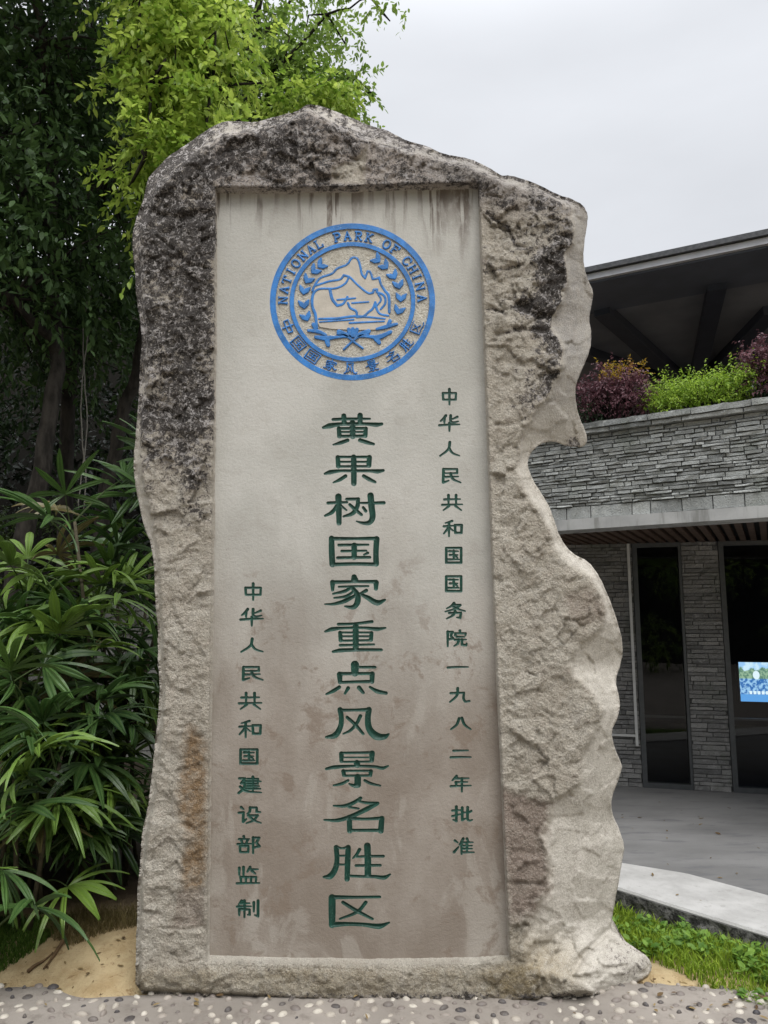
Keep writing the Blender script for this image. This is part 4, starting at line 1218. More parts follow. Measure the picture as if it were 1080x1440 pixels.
# ---- leaves as meshes
def leaf_mesh(P, D, N, L, Wd, tone, fold=0.18, curl=0.1, shape='oval'):
    """leaves: P base, D direction, N normal, L length, Wd width (arrays) -> V, quads, tone"""
    n = len(P)
    D = D / (np.linalg.norm(D, axis=1)[:, None] + 1e-9)
    S = np.cross(D, N); S /= (np.linalg.norm(S, axis=1)[:, None] + 1e-9)
    N = np.cross(S, D)
    L = L[:, None]; Wd = Wd[:, None]
    V = np.zeros((n, 8, 3))
    def pt(t, s, up): return P + D * (L * t) + S * (Wd * s) + N * (L * up)
    c = curl
    V[:, 0] = pt(0, 0, 0); V[:, 1] = pt(.33, .46, fold * .25 - c * .3); V[:, 2] = pt(.33, 0, -c * .2); V[:, 3] = pt(.33, -.46, fold * .25 - c * .3)
    V[:, 4] = pt(.68, .38, fold * .2 - c * .9); V[:, 5] = pt(.68, 0, -c * .7); V[:, 6] = pt(.68, -.38, fold * .2 - c * .9); V[:, 7] = pt(1, 0, -c * 1.6)
    b = np.arange(n)[:, None] * 8
    Q = np.concatenate([b + np.array([[1, 2, 5, 4]]), b + np.array([[2, 3, 6, 5]])])
    T = np.concatenate([b + np.array([[0, 2, 1]]), b + np.array([[0, 3, 2]]), b + np.array([[4, 5, 7]]), b + np.array([[5, 6, 7]])])
    return V.reshape(-1, 3), Q, T, np.repeat(tone, 8)

def unit(v): return v / (np.linalg.norm(v, axis=-1, keepdims=True) + 1e-9)

def twig_leaves(cent, dirs, n_leaf, tlen, leaf_l, g, droop=0.5, ratio=0.42, spread=0.75):
    """twigs that start at `cent` and carry leaves; returns arrays for leaf_mesh and the twig axes"""
    n = len(cent)
    t = (np.arange(n_leaf) + 0.5) / n_leaf
    base = cent[:, None, :] + dirs[:, None, :] * (tlen[:, None] * t)[:, :, None]
    base = base - np.array([0, 0, 1]) * (droop * (tlen[:, None] * t ** 2))[:, :, None]
    rnd = g.normal(0, 1, (n, n_leaf, 3))
    side = unit(rnd - (rnd * dirs[:, None, :]).sum(-1, keepdims=True) * dirs[:, None, :])
    D = unit(dirs[:, None, :] * 0.5 + side * spread - np.array([0, 0, 1]) * 0.35)
    N = unit(np.array([0, 0, 1.0]) + g.normal(0, 0.45, (n, n_leaf, 3)))
    L = leaf_l * g.uniform(0.65, 1.25, (n, n_leaf))
    tw = g.uniform(0, 1, n)[:, None] * 0.65 + g.uniform(0, 1, (n, n_leaf)) * 0.35
    return base.reshape(-1, 3), D.reshape(-1, 3), N.reshape(-1, 3), L.ravel(), L.ravel() * ratio, tw.ravel()

def blob_twigs(blobs, g, shell=0.5):
    """blobs: (x, y, z, rx, ry, rz, count) -> twig starts and directions (outwards)"""
    Cn, Dr = [], []
    for (x, y, z, rx, ry, rz, n) in blobs:
        d = unit(g.normal(0, 1, (n, 3)))
        r = g.uniform(0, 1, n) ** (1 / 3) * (1 - shell) + shell * g.uniform(0.6, 1.0, n)
        # cluster: twigs gather around sub-centres
        Cn.append(np.array([x, y, z]) + d * r[:, None] * np.array([rx, ry, rz]))
        Dr.append(unit(d + g.normal(0, .55, (n, 3)) + np.array([0, 0, -0.1])))
    return np.concatenate(Cn), np.concatenate(Dr)

def crown(name, blobs, n_leaf, tlen, leaf_l, mat, parent, seed, droop=0.4, ratio=0.42, sub=7, subr=0.34):
    g = np.random.default_rng(seed)
    small_b = []
    for (x, y, z, rx, ry, rz, n) in blobs:           # each mass breaks into leaf clumps with gaps between
        k = max(1, n // sub)
        d = unit(g.normal(0, 1, (k, 3))); r = g.uniform(0, 1, k) ** 0.45
        c = np.array([x, y, z]) + d * r[:, None] * np.array([rx, ry, rz])
        s = subr * g.uniform(0.6, 1.25, k)
        for q in range(k): small_b.append((*c[q], s[q], s[q], s[q] * .75, sub))
    Cn, Dr = blob_twigs(small_b, g)
    tl = tlen * g.uniform(0.6, 1.3, len(Cn))
    P, D, N, L, Wd, tone = twig_leaves(Cn, Dr, n_leaf, tl, leaf_l, g, droop, ratio)
    V, Q, T, to = leaf_mesh(P, D, N, L, Wd, tone)
    return mk(name, V, [Q, T], mat, parent, attrs=dict(tone=to)), Cn

bark = NT("shade_dark_bark")
_n = bark.noise(14, 5, 0.65, stretch=(1, 1, 0.35)); _m = bark.noise(3, 3)
M['bark'] = bark.done(bark.mix(bark.rng(_n, 0.35, 0.65), (0.014, 0.012, 0.010), (0.042, 0.037, 0.031)), 0.9, bark.bump(_n, 0.8, 0.02), 0.15)  # bark colour lowered towards black for the shade under the crowns
M['leaf_dark'] = leafmat("ficus_leaf", (0.010, 0.026, 0.008), (0.075, 0.135, 0.040), 0.25, None, 0.55, 0.2)
M['leaf_mid'] = leafmat("green_leaf", (0.08, 0.16, 0.025), (0.34, 0.47, 0.10), 0.45, None, 0.5, 0.3)
M['leaf_bright'] = leafmat("young_yellow_leaf", (0.12, 0.24, 0.02), (0.54, 0.66, 0.13), 0.5, None, 0.45, 0.3)
M['leaf_shaded'] = leafmat("shaded_ficus_leaf", (0.006, 0.015, 0.006), (0.030, 0.058, 0.018), 0.2, None, 0.55, 0.2)  # darker copy of the ficus leaf, deep shade put into its colour
M['leaf_shade_black'] = leafmat("shaded_understory_leaf", (0.003, 0.006, 0.003), (0.010, 0.019, 0.006), 0.1, None, 0.5, 0.3)  # near black: the shade under the canopy is put into the leaf colour

def limb(mb, pts, r0, r1, g, wob=0.05, n=8, sub=4):
    pts = np.array(pts, float)
    out = [pts[0]]
    for a, b in zip(pts[:-1], pts[1:]):
        for k in range(1, sub + 1):
            p = a + (b - a) * k / sub
            out.append(p + g.normal(0, wob, 3) * (k < sub) * min(1.0, r0 * 9))
    rad = np.linspace(r0, r1, len(out))
    mb.tube([tuple(p) for p in out], rad, n)
    return out

def tree(name, label, base, trunk_pts, r0, limbs, blobs, lmat, leaf_l, n_leaf, seed, tlen=0.34, droop=0.4, ratio=0.42, subr=0.34, group='trees behind the monument', sub=7):
    g = np.random.default_rng(seed)
    rt = root(name, base, label, 'tree', group)
    mb = MB()
    limb(mb, trunk_pts, r0 * .8, r0 * 0.4, g, 0.016, 12)
    for l in limbs: limb(mb, l[0], l[1], l[1] * 0.25, g, 0.05, 7)
    cr, Cn = crown('crown', blobs, n_leaf, tlen, leaf_l, lmat, rt, seed + 1, droop, ratio, sub, subr)
    # thin branches reach the leaf clumps
    tips = np.array([l[0][-1] for l in limbs] + [trunk_pts[-1]] + [p for l in limbs for p in l[0][1:-1]])
    for c in Cn[::sub * 3]:
        k = np.argmin(np.linalg.norm(tips - c, axis=1))
        if np.linalg.norm(tips[k] - c) < 3.0:
            mid = (tips[k] + c) / 2 + g.normal(0, .12, 3)
            mb.tube([tuple(tips[k]), tuple(mid), tuple(c)], [0.016, 0.010, 0.004], 4, cap=False)
    mb.build('trunk', M['bark'], rt, True)
    return rt

def X(u, v, Y): return tuple(float(k) for k in W(u, v, Y))

# dark bank added behind the trees to hide the sky and blacken the gaps
bx = np.linspace(-26, 0.2, 60); by = np.linspace(8.5, 17, 30)
BX, BY = np.meshgrid(bx, by)
BZ = -0.1 + 8.6 * sstep(8.6, 15.0, BY) * sstep(0.3, -2.5, BX) + 0.25 * fbm(BX * .5, BY * .5, 4, 501)
i3 = np.arange(BX.size).reshape(BX.shape)
BF = np.stack([i3[:-1, :-1].ravel(), i3[:-1, 1:].ravel(), i3[1:, 1:].ravel(), i3[1:, :-1].ravel()], 1)
hm = simple("shaded_earth", (0.010, 0.009, 0.007), 0.95, 0.3, 2, 0.4, 0.1)  # near-black earth, the shade is put into its colour
tag(mk('added_dark_bank', np.stack([BX.ravel(), BY.ravel(), BZ.ravel()], 1), [BF], hm, smooth=True, origin=(0, 0, 0)), kind='structure')

def build_trees():
    # dark old tree that leans over the palms
    b = (*G(8, 905, 0.05)[:2] * 0, 0)
    tb = np.array(X(0, 990, 5.6)); tb[2] = 0.0
    tree('dark_tree', "dark evergreen tree with a leaning black trunk at the left edge, behind the palms", tb,
         [tuple(tb), X(22, 800, 5.6), X(60, 660, 5.65), X(82, 520, 5.8), X(70, 330, 5.9), X(80, 100, 6.1)], 0.105,
         [([X(80, 500, 5.8), X(20, 420, 5.5), X(-80, 330, 5.2)], 0.05), ([X(72, 340, 5.9), X(150, 240, 6.2), X(200, 120, 6.4)], 0.05),
          ([X(70, 330, 5.9), X(-10, 200, 5.6), X(-120, 60, 5.4)], 0.05), ([X(78, 200, 6.0), X(60, 60, 5.4), X(30, -80, 5.0)], 0.04)],
         [(-3.6, 3.6, 7.6, 1.9, 2.2, .8, 420), (-2.6, 5.4, 8.2, 1.8, 1.6, .9, 420), (*X(20, 330, 5.5), 1.05, .8, .75, 520), (*X(-90, 200, 5.4), 1.0, 1.0, 1.2, 260), (*X(60, 170, 6.2), 1.2, 1.0, 1.0, 560), (*X(110, 420, 6.6), .9, .8, .9, 420),  # first two masses: unseen canopy added overhead to shade the palms
          (*X(10, 30, 5.8), 1.3, 1.2, 1.1, 520), (*X(-160, 480, 5.6), .7, .8, 1.0, 130), (*X(60, 480, 6.8), 1.0, .7, .6, 160), (*X(60, -180, 5.6), 1.8, 1.6, 1.0, 320)],
         M['leaf_dark'], 0.082, 11, 601, subr=0.36)
    # second trunk further in
    tb = np.array(X(96, 900, 7.2)); tb[2] = 0.0
    tree('dark_tree', "dark evergreen tree with a straight grey trunk standing deepest in the shade", tb,
         [tuple(tb), X(96, 560, 7.2), X(108, 430, 7.2), X(124, 300, 7.3), X(140, 120, 7.4)], 0.10,
         [([X(104, 470, 7.2), X(130, 405, 7.1), X(170, 395, 6.9)], 0.035), ([X(124, 300, 7.3), X(190, 200, 7.6), X(260, 120, 7.9)], 0.05), ([X(110, 400, 7.2), X(50, 300, 7.5), X(-40, 240, 7.8)], 0.05)],
         [(*X(140, 220, 7.6), 1.6, 1.2, 1.3, 700), (*X(30, 120, 8.0), 1.8, 1.2, 1.4, 620), (*X(250, 200, 8.4), 1.4, 1.2, 1.3, 480), (*X(160, 420, 7.8), 1.3, .9, .9, 260), (*X(30, 560, 8.4), 1.6, .8, .7, 240), (*X(120, -80, 8), 2.4, 1.8, 1.4, 320)],
         M['leaf_shaded'], 0.085, 11, 611, subr=0.42)
    # slanting trunk by the stone with the bright drooping crown
    tb = np.array(X(118, 830, 6.3)); tb[2] = 0.0
    tree('bright_tree', "tree with fresh yellow-green drooping branches, left above the stone's shoulder", tb,
         [tuple(tb), X(150, 680, 6.3), X(172, 590, 6.3), X(196, 500, 6.2), X(235, 330, 6.1), X(262, 120, 5.9), X(270, -60, 5.8)], 0.085,
         [([X(262, 120, 5.9), X(230, 60, 5.4), X(215, 110, 5.0), X(205, 220, 4.9)], 0.03), ([X(265, 60, 5.9), X(300, 20, 5.5), X(300, 120, 5.2), X(280, 250, 5.1)], 0.03),
          ([X(268, 0, 5.8), X(220, -60, 5.4), X(200, -10, 5.1), X(195, 70, 5.0)], 0.03), ([X(240, 300, 6.1), X(215, 330, 5.5), X(225, 400, 5.2)], 0.02)],
         [(*X(248, 80, 5.2), .44, .4, .60, 300), (*X(285, 60, 5.2), .42, .35, .60, 250), (*X(225, 215, 5.1), .32, .3, .45, 180), (*X(275, 195, 5.1), .36, .3, .45, 170),
          (*X(215, 15, 5.2), .30, .4, .35, 110), (*X(235, 320, 5.2), .26, .22, .34, 70), (*X(240, -60, 5.2), .9, .6, .45, 130)],
         M['leaf_bright'], 0.068, 12, 621, tlen=0.28, droop=0.7, ratio=0.46, subr=0.20)
    # lighter tree over the top of the stone, open to the sky
    tb = np.array(X(330, 700, 8.6)); tb[2] = 0.0
    tree('open_tree', "thin mid-green tree whose top shows above the stone against the sky", tb,
         [tuple(tb), X(335, 400, 8.6), X(348, 160, 8.5), X(352, 60, 8.5), X(375, -40, 8.4)], 0.10,
         [([X(340, 130, 8.5), X(400, 90, 8.1), X(460, 20, 7.8), X(520, -5, 7.6)], 0.03), ([X(345, 160, 8.5), X(420, 130, 8.2), X(500, 110, 8.0)], 0.03), ([X(352, 60, 8.5), X(400, 20, 8.6), X(440, -60, 8.6)], 0.035)],
         [(*X(400, 110, 8.4), .62, .5, .42, 210), (*X(450, 125, 8.2), .48, .4, .36, 170), (*X(480, 145, 8.1), .28, .3, .22, 48), (*X(430, 50, 8.3), .50, .45, .42, 95), (*X(370, 40, 8.6), .55, .5, .6, 190), (*X(345, 125, 8.8), .5, .4, .45, 90),
          (*X(465, 20, 7.9), .30, .3, .26, 40), (*X(505, 108, 8.0), .17, .2, .16, 16), (*X(540, -14, 7.6), .34, .2, .09, 22), (*X(500, 35, 7.7), .14, .2, .13, 12), (*X(420, -60, 8.6), .9, .7, .4, 120), (*X(380, 180, 8.9), .7, .4, .5, 70)],
         M['leaf_mid'], 0.075, 9, 631, tlen=0.28, droop=0.35, ratio=0.5, subr=0.19)
    # bright clump on the same skyline
    tb = np.array(X(440, 650, 9.4)); tb[2] = 0.0
    tree('bright_tree', "small tree with light green round leaves behind the stone's peak", tb,
         [tuple(tb), X(430, 300, 9.4), X(425, 190, 9.4), X(440, 120, 9.2)], 0.08,
         [([X(425, 190, 9.4), X(470, 160, 9.2), X(490, 130, 9.1)], 0.03), ([X(428, 220, 9.4), X(360, 180, 9.2)], 0.03)],
         [(*X(468, 150, 7.7), .42, .35, .32, 200), (*X(428, 165, 7.8), .40, .35, .32, 170), (*X(360, 165, 8.4), .32, .3, .40, 80), (*X(400, 120, 8.9), .4, .3, .3, 70)],
         M['leaf_bright'], 0.070, 9, 641, tlen=0.22, droop=0.5, ratio=0.55, subr=0.17)
    # grey hanging sprays right of the bright crown
    tb = np.array(X(300, 800, 9.6)); tb[2] = 0.0
    tree('dark_tree', "dull grey-green tree between the bright crown and the open tree", tb,
         [tuple(tb), X(310, 400, 9.6), X(325, 150, 9.5), X(330, 20, 9.4)], 0.10, [([X(325, 150, 9.5), X(345, 130, 9.0), X(350, 190, 8.9)], 0.03)],
         [(*X(330, 80, 9.4), .7, .5, 1.0, 260), (*X(320, 180, 9.4), .8, .5, .7, 240), (*X(250, 320, 9.6), 1.4, .6, 1.0, 420), (*X(180, 40, 9.8), 1.5, .8, 1.4, 500), (*X(40, 330, 9.8), 1.9, .6, 1.4, 520)],
         M['leaf_dark'], 0.085, 9, 651, tlen=0.4, droop=0.8, subr=0.34)
build_trees()
# understory: one far mass of leaves, their colour blackened for the shade under the trees
def understory():
    g = np.random.default_rng(71)
    n = 2600
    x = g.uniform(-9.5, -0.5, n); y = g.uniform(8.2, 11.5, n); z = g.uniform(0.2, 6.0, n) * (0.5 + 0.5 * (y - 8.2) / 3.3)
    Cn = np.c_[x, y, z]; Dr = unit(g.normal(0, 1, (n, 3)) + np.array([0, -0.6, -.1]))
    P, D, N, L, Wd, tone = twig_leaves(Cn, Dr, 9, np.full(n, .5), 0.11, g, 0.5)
    V, Q, T, to = leaf_mesh(P, D, N, L, Wd, tone)
    tag(mk('foliage', V, [Q, T], M['leaf_shade_black'], attrs=dict(tone=to), origin=(0, 0, 0)), kind='stuff')
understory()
# hanging aerial roots / vine
def vine(pts, label):
    g = np.random.default_rng(81)
    mb = MB()
    for off in (0, 1):
        o = []
        for i, p in enumerate(resample(np.array(pts), 0.08, False)):
            o.append(tuple(p + np.array([0.022 * math.sin(i * 0.35 + off * 2.4), 0.02 * math.cos(i * .3 + off), 0]) + g.normal(0, .003, 3)))
        mb.tube(o, 0.0055, 5)
    tag(mb.build('hanging_vine', M['vine'], None, True), label, 'vine')
M['vine'] = simple("dry_vine", (0.16, 0.15, 0.13), 0.8, 0.2, 20)
vine([X(124, 390, 6.0), X(120, 520, 6.0), X(116, 640, 6.0), X(114, 720, 6.0)], "thin twisted grey vine hanging from the dark canopy over the palms")

# low stone wall and clipped hedge seen behind the palms
def stacked(name, p0, p1, z0, z1, rows, mean_l, mat, parent, seed, depth=0.10, jit=0.016, gap=0.008, wedge=None):
    """dry stacked thin stones along a straight line; every stone a block with uneven faces"""
    g = np.random.default_rng(seed)
    p0, p1 = np.array(p0[:2], float), np.array(p1[:2], float)
    L = np.linalg.norm(p1 - p0); d = (p1 - p0) / L; nrm_ = np.array([d[1], -d[0]])
    hs = g.uniform(0.7, 1.3, rows) if rows > 1 else np.ones(1)
    hs = hs / hs.sum() * (z1 - z0)
    mb = MB(); z = z0
    for r in range(rows):
        s = -g.uniform(0, mean_l)
        while s < L:
            l = mean_l * g.uniform(0.45, 1.7)
            a, b = max(s, 0), min(s + l, L)
            if b - a > 0.02:
                pr_ = g.uniform(0, jit)
                zb, zt = z + gap / 2, z + hs[r] - gap / 2
                def P_(ss, zz, out): 
                    q = p0 + d * ss + nrm_ * out
                    return (q[0], q[1], zz)
                j = lambda m_: g.normal(0, m_)
                a2, b2 = a + gap / 2, b - gap / 2
                f = [P_(a2, zb + j(.0018), pr_ + j(.003)), P_(b2, zb + j(.0018), pr_ + j(.003)), P_(b2, zt + j(.0018), pr_ + j(.003)), P_(a2, zt + j(.0018), pr_ + j(.003))]
                bk = [P_(a2, zb, -depth), P_(b2, zb, -depth), P_(b2, zt, -depth), P_(a2, zt, -depth)]
                tone = np.clip(g.normal(0.5, 0.24), 0, 1)
                # front split along a ridge so the face is not a perfect plane
                nseg = max(1, int((b - a) / 0.05))
                tops, bots = [], []
                for q in range(nseg + 1):
                    ss = a2 + (b2 - a2) * q / nseg
                    o1, o2 = pr_ + j(.0035), pr_ + j(.0035)
                    bots.append(P_(ss, zb + j(.0015), o1)); tops.append(P_(ss, zt + j(.0015), o2))
                V = bots + tops + bk; m_ = nseg + 1
                F = [(q, q + 1, m_ + q + 1, m_ + q) for q in range(nseg)]
                F.append(tuple(range(m_, 2 * m_)) + (2 * m_ + 2, 2 * m_ + 3))
                F.append(tuple(range(m_))[::-1] + (2 * m_ + 0, 2 * m_ + 1))
                F.append((0, m_, 2 * m_ + 3, 2 * m_ + 0)); F.append((m_ - 1, 2 * m_ + 1, 2 * m_ + 2, 2 * m_ - 1))
                mb.add(V, F, tone)
            s += l
        z += hs[r]
    # mortar bed behind the stones
    q0, q1 = p0 - nrm_ * 0.015, p1 - nrm_ * 0.015
    w0, w1 = p0 - nrm_ * (depth + .02), p1 - nrm_ * (depth + .02)
    mb.hexa([(*q0, z0 + .001), (*q1, z0 + .001), (*w1, z0 + .001), (*w0, z0 + .001), (*q0, z1 - .001), (*q1, z1 - .001), (*w1, z1 - .001), (*w0, z1 - .001)], 0.0)
    return mb.build(name, mat, parent)

def stonemat(name, lo, hi, light):
    t = NT(name)
    a = t.attr('tone'); n = t.noise(16, 5, 0.65); f = t.noise(90, 4, 0.65)
    c = t.mix(a, lo, hi)
    c = t.mix(t.math('MULTIPLY', t.rng(n, 0.52, 0.70), 0.45), c, light)
    c = t.mix(t.math('MULTIPLY', t.rng(f, 0.5, 0.30), 0.5), c, tuple(k * 0.4 for k in lo))
    c = t.mix(t.math('MULTIPLY', t.rng(t.noise(3, 4), 0.52, 0.68), 0.35), c, (0.13, 0.15, 0.11))
    return t.done(c, 0.9, t.bump(t.math('ADD', n, f), 0.8, 0.010), 0.25)
M['slate'] = stonemat("grey_stacked_stone", (0.23, 0.24, 0.237), (0.45, 0.465, 0.45), (0.57, 0.58, 0.56))
M['oldwall'] = stonemat("old_pale_stone", (0.13, 0.13, 0.12), (0.25, 0.25, 0.23), (0.32, 0.32, 0.30))
lw0, lw1 = np.array(X(-160, 800, 7.4)), np.array(X(230, 770, 8.0))
wl = root('garden_wall', (lw0 + lw1) / 2 * np.array([1, 1, 0]), "low grey stone garden wall glimpsed behind the palms under the trees", 'wall')
stacked('stone_course', lw0, lw1, -0.05, 1.72, 22, 0.22, M['oldwall'], wl, 91, depth=0.2, jit=0.02)
def bush(name, label, blobs, mat, leaf_l, n_leaf, seed, group=None, cat='shrub', tlen=0.12, droop=0.1, ratio=0.45, sub=6, subr=0.08, stems=None, extra=None):
    g = np.random.default_rng(seed)
    bl = np.array([b[:3] for b in blobs]); base = np.array([bl[:, 0].mean(), bl[:, 1].mean(), min(b[2] - b[5] for b in blobs)])
    rt = root(name, base, label, cat, group)
    cr, Cn = crown('foliage', blobs, n_leaf, tlen, leaf_l, mat, rt, seed, droop, ratio, sub, subr)
    mb = MB()
    for c in Cn[::sub * 2]:
        mb.tube([(base[0] + g.normal(0, .05) + (c[0] - base[0]) * .4, base[1] + (c[1] - base[1]) * .4, base[2] - 0.02), tuple((c + base) / 2 + (c - base) * np.array([.15, .15, 0])), tuple(c)], [0.010, 0.006, 0.003], 4, cap=False)
    mb.build('stem', M['bark'], rt)
    if extra: extra(rt)
    return rt
M['hedge_shade'] = leafmat("shaded_hedge_leaf", (0.025, 0.05, 0.01), (0.08, 0.13, 0.025), 0.25)
bush('clipped_hedge', "dull green hedge on top of the garden wall in the shade", [(*X(-60, 735, 7.9), .6, .3, .22, 120), (*X(40, 742, 8.1), .5, .3, .20, 100), (*X(85, 728, 8.2), .35, .3, .25, 90), (*X(-150, 730, 7.8), .5, .3, .3, 90)], M['hedge_shade'], 0.04, 7, 95, cat='hedge')

# =================================================================== LADY PALMS
def palm_leaf_material():
    t = NT("lady_palm_leaf")
    a = t.attr('tone'); st = t.attr('rib')
    oi = t.n.new('ShaderNodeObjectInfo')
    c = t.mix(a, (0.015, 0.048, 0.013), (0.060, 0.135, 0.030))
    c = t.mix(t.rng(oi.outputs['Random'], 0.60, 0.95), c, (0.15, 0.25, 0.035))
    c = t.mix(t.rng(oi.outputs['Random'], 0.045, 0.03), c, (0.17, 0.12, 0.055))
    c = t.mix(t.math('MULTIPLY', st, 0.4), c, (0.13, 0.20, 0.06))
    m = t.done(c, 0.38, None, 0.45)
    tr = t.n.new('ShaderNodeBsdfTranslucent'); t.link(c, tr.inputs['Color'])
    mx = t.n.new('ShaderNodeMixShader'); mx.inputs[0].default_value = 0.22
    t.link(t.b.outputs[0], mx.inputs[1]); t.link(tr.outputs[0], mx.inputs[2]); t.link(mx.outputs[0], t.out.inputs['Surface'])
    return m
M['palm'] = palm_leaf_material()
M['cane'] = simple("palm_cane", (0.075, 0.065, 0.04), 0.9, 0.35, 30, 0.6)
M['petiole'] = simple("palm_petiole", (0.055, 0.085, 0.025), 0.6, 0.2, 20)

def frond_mesh(seed):
    """fan leaf: petiole along +X from the origin, then blunt pleated leaflets that spread and droop"""
    g = np.random.default_rng(seed)
    n = int(g.integers(7, 11)); V = []; F = []; T = []; R = []
    pet = g.uniform(0.24, 0.40)
    rise = g.uniform(0.15, 0.30)
    def petp(t): return np.array([pet * t, 0, rise * pet * math.sin(t * 1.9)])
    hub = petp(1.0)
    span = math.radians(g.uniform(78, 112))
    for k in range(n):
        f = (k / (n - 1) - .5) * 2
        ang = f * span + g.normal(0, .05)
        L = g.uniform(0.27, 0.38) * (1 - 0.22 * abs(f) ** 1.5)
        wd = g.uniform(0.029, 0.045) * (1.15 - 0.3 * abs(f))
        lift = g.uniform(0.05, 0.35) - 0.15 * abs(f)
        drp = g.uniform(0.35, 0.95)
        d = np.array([math.cos(ang), math.sin(ang), 0]); s = np.array([-math.sin(ang), math.cos(ang), 0])
        tw = g.normal(0, .25); up = np.array([0, 0, 1.0])
        s2 = s * math.cos(tw) + up * math.sin(tw)
        m = 8; tone = g.uniform(0, 1); b0 = len(V)
        cols = (-1, -.5, 0, .5, 1)
        for i in range(m + 1):
            t = i / m
            w = wd * (0.22 + 0.78 * min(1, t * 2.6) ** .8) * (1 if t < .62 else max(0.20, 1 - ((t - .62) / .40) ** 1.7))
            c = hub + d * (L * t * (1 - 0.12 * drp * t)) + up * (L * (lift * t - drp * 0.62 * t ** 2.2))
            for q in cols:
                fold = wd * (0.16 if abs(q) == .5 else 0.0) * (1 if i else 0)
                V.append(c + s2 * (w * q * .5) + up * fold); T.append(tone); R.append(1.0 if abs(q) == .5 else 0.0)
        nc = len(cols)
        for i in range(m):
            for q in range(nc - 1):
                F.append((b0 + i * nc + q, b0 + (i + 1) * nc + q, b0 + (i + 1) * nc + q + 1, b0 + i * nc + q + 1))
    nl = len(F)
    mb = MB(); mb.tube([tuple(petp(t)) for t in np.linspace(0, 1, 6)], np.linspace(0.0055, 0.003, 6), 5)
    pv = np.concatenate(mb.V); off = len(V)
    V = np.vstack([np.array(V), pv]); T += [0.5] * len(pv); R += [0] * len(pv)
    F2 = [tuple(i + off for i in f) for f in mb.F]
    me_faces = [np.array(f) for f in F] + [np.array(f) for f in F2]
    return V, me_faces, T, R, nl

FR = []; FRV = []
_l = np.array([W(q[0], q[1], 3.62) for q in SIL if q[0] < 240 and q[1] > 260]); _l = _l[np.argsort(_l[:, 2])]
LZ, LX = _l[:, 2], _l[:, 0]
for sd in range(9):
    V, F, T, R, nl = frond_mesh(700 + sd)
    o = mk('fan_leaf', V, F, None, None, (0, 0, 0), dict(tone=T, rib=R), False, [M['palm'], M['petiole']], [0] * nl + [1] * (len(F) - nl))
    FR.append(o.data); FRV.append(np.asarray(V)); bpy.data.objects.remove(o)

def lady_palm(x, y, canes, hmax, label, seed, face=-math.pi / 2):
    g = np.random.default_rng(seed)
    z0 = float(ground_z(x, y)) - 0.02
    rt = root('lady_palm', (x, y, z0), label, 'palm', 'lady palms left of the monument')
    nfr = 0
    for k in range(canes):
        cx, cy = x + g.normal(0, .16), y + g.normal(0, .14)
        h = hmax * g.uniform(0.22, 0.98) if k else hmax
        ln = g.normal(0, .10, 2)
        top = np.array([cx + ln[0] * h, cy + ln[1] * h, z0 + h])
        bot = np.array([cx, cy, z0])
        mb = MB()
        mb.tube([tuple(bot), tuple(bot * .5 + top * .5 + np.array([g.normal(0, .02), g.normal(0, .02), 0])), tuple(top)], [0.013, 0.012, 0.009], 7)
        mb.build('cane', M['cane'], rt, True)
        nf = int(np.clip(h * 9.5, 6, 16))
        for q in range(nf):
            if nfr >= 98: break
            t = 1 - 0.80 * (q / nf) ** 1.0
            p = bot + (top - bot) * t
            az = q * 2.4 + g.uniform(-.5, .5)
            # leaves lean towards the open front
            if math.cos(az - face) < -0.3 and g.uniform() < 0.6: az = face + g.uniform(-1.4, 1.4)
            el = np.interp(t, [0.2, 0.7, 1.0], [-0.15, 0.20, 0.85]) + g.normal(0, .18)
            # a leaf that would grow through the stone is turned until it is clear of it
            for attempt in range(10):
                fi = int(g.integers(len(FR)))
                sc = g.uniform(0.85, 1.2)
                R_ = Matrix.Rotation(az, 4, 'Z') @ Matrix.Rotation(-el, 4, 'Y') @ Matrix.Rotation(g.normal(0, .35), 4, 'X')
                Q_ = FRV[fi] @ (np.array(R_.to_3x3()) * sc).T + p
                if not ((Q_[:, 0] > np.interp(Q_[:, 2], LZ, LX) - 0.02) & (Q_[:, 1] < 4.45)).any() and Q_[:, 2].min() > z0 + 0.03: break
                az = g.uniform(0, 2 * math.pi) if attempt > 3 else az + g.uniform(-.9, .9); el = el + .06
            else: continue
            o = bpy.data.objects.new('fan_leaf', FR[fi])
            C.objects.link(o); o.parent = rt
            o.matrix_local = Matrix.Translation(Vector(p - np.array([x, y, z0]))) @ R_ @ Matrix.Diagonal((sc, sc, sc, 1))
            nfr += 1
    return rt
lady_palm(-1.52, 4.42, 8, 2.30, "tallest lady palm, pressed against the left side of the stone", 801)
lady_palm(-1.78, 3.98, 7, 1.10, "short lady palm in front, over the sandy mound", 802)
lady_palm(-1.98, 4.45, 8, 1.62, "lady palm with the bright spreading top leaves, left of the tallest one", 803)
lady_palm(-2.42, 4.18, 8, 1.38, "lady palm cut by the left picture edge, above the patch of grass", 804)
lady_palm(-1.50, 4.75, 6, 1.85, "lady palm at the back, half hidden behind the tallest one", 805)
lady_palm(-2.75, 4.75, 8, 1.45, "lady palm farthest left at the back beside the leaning trunk", 806)

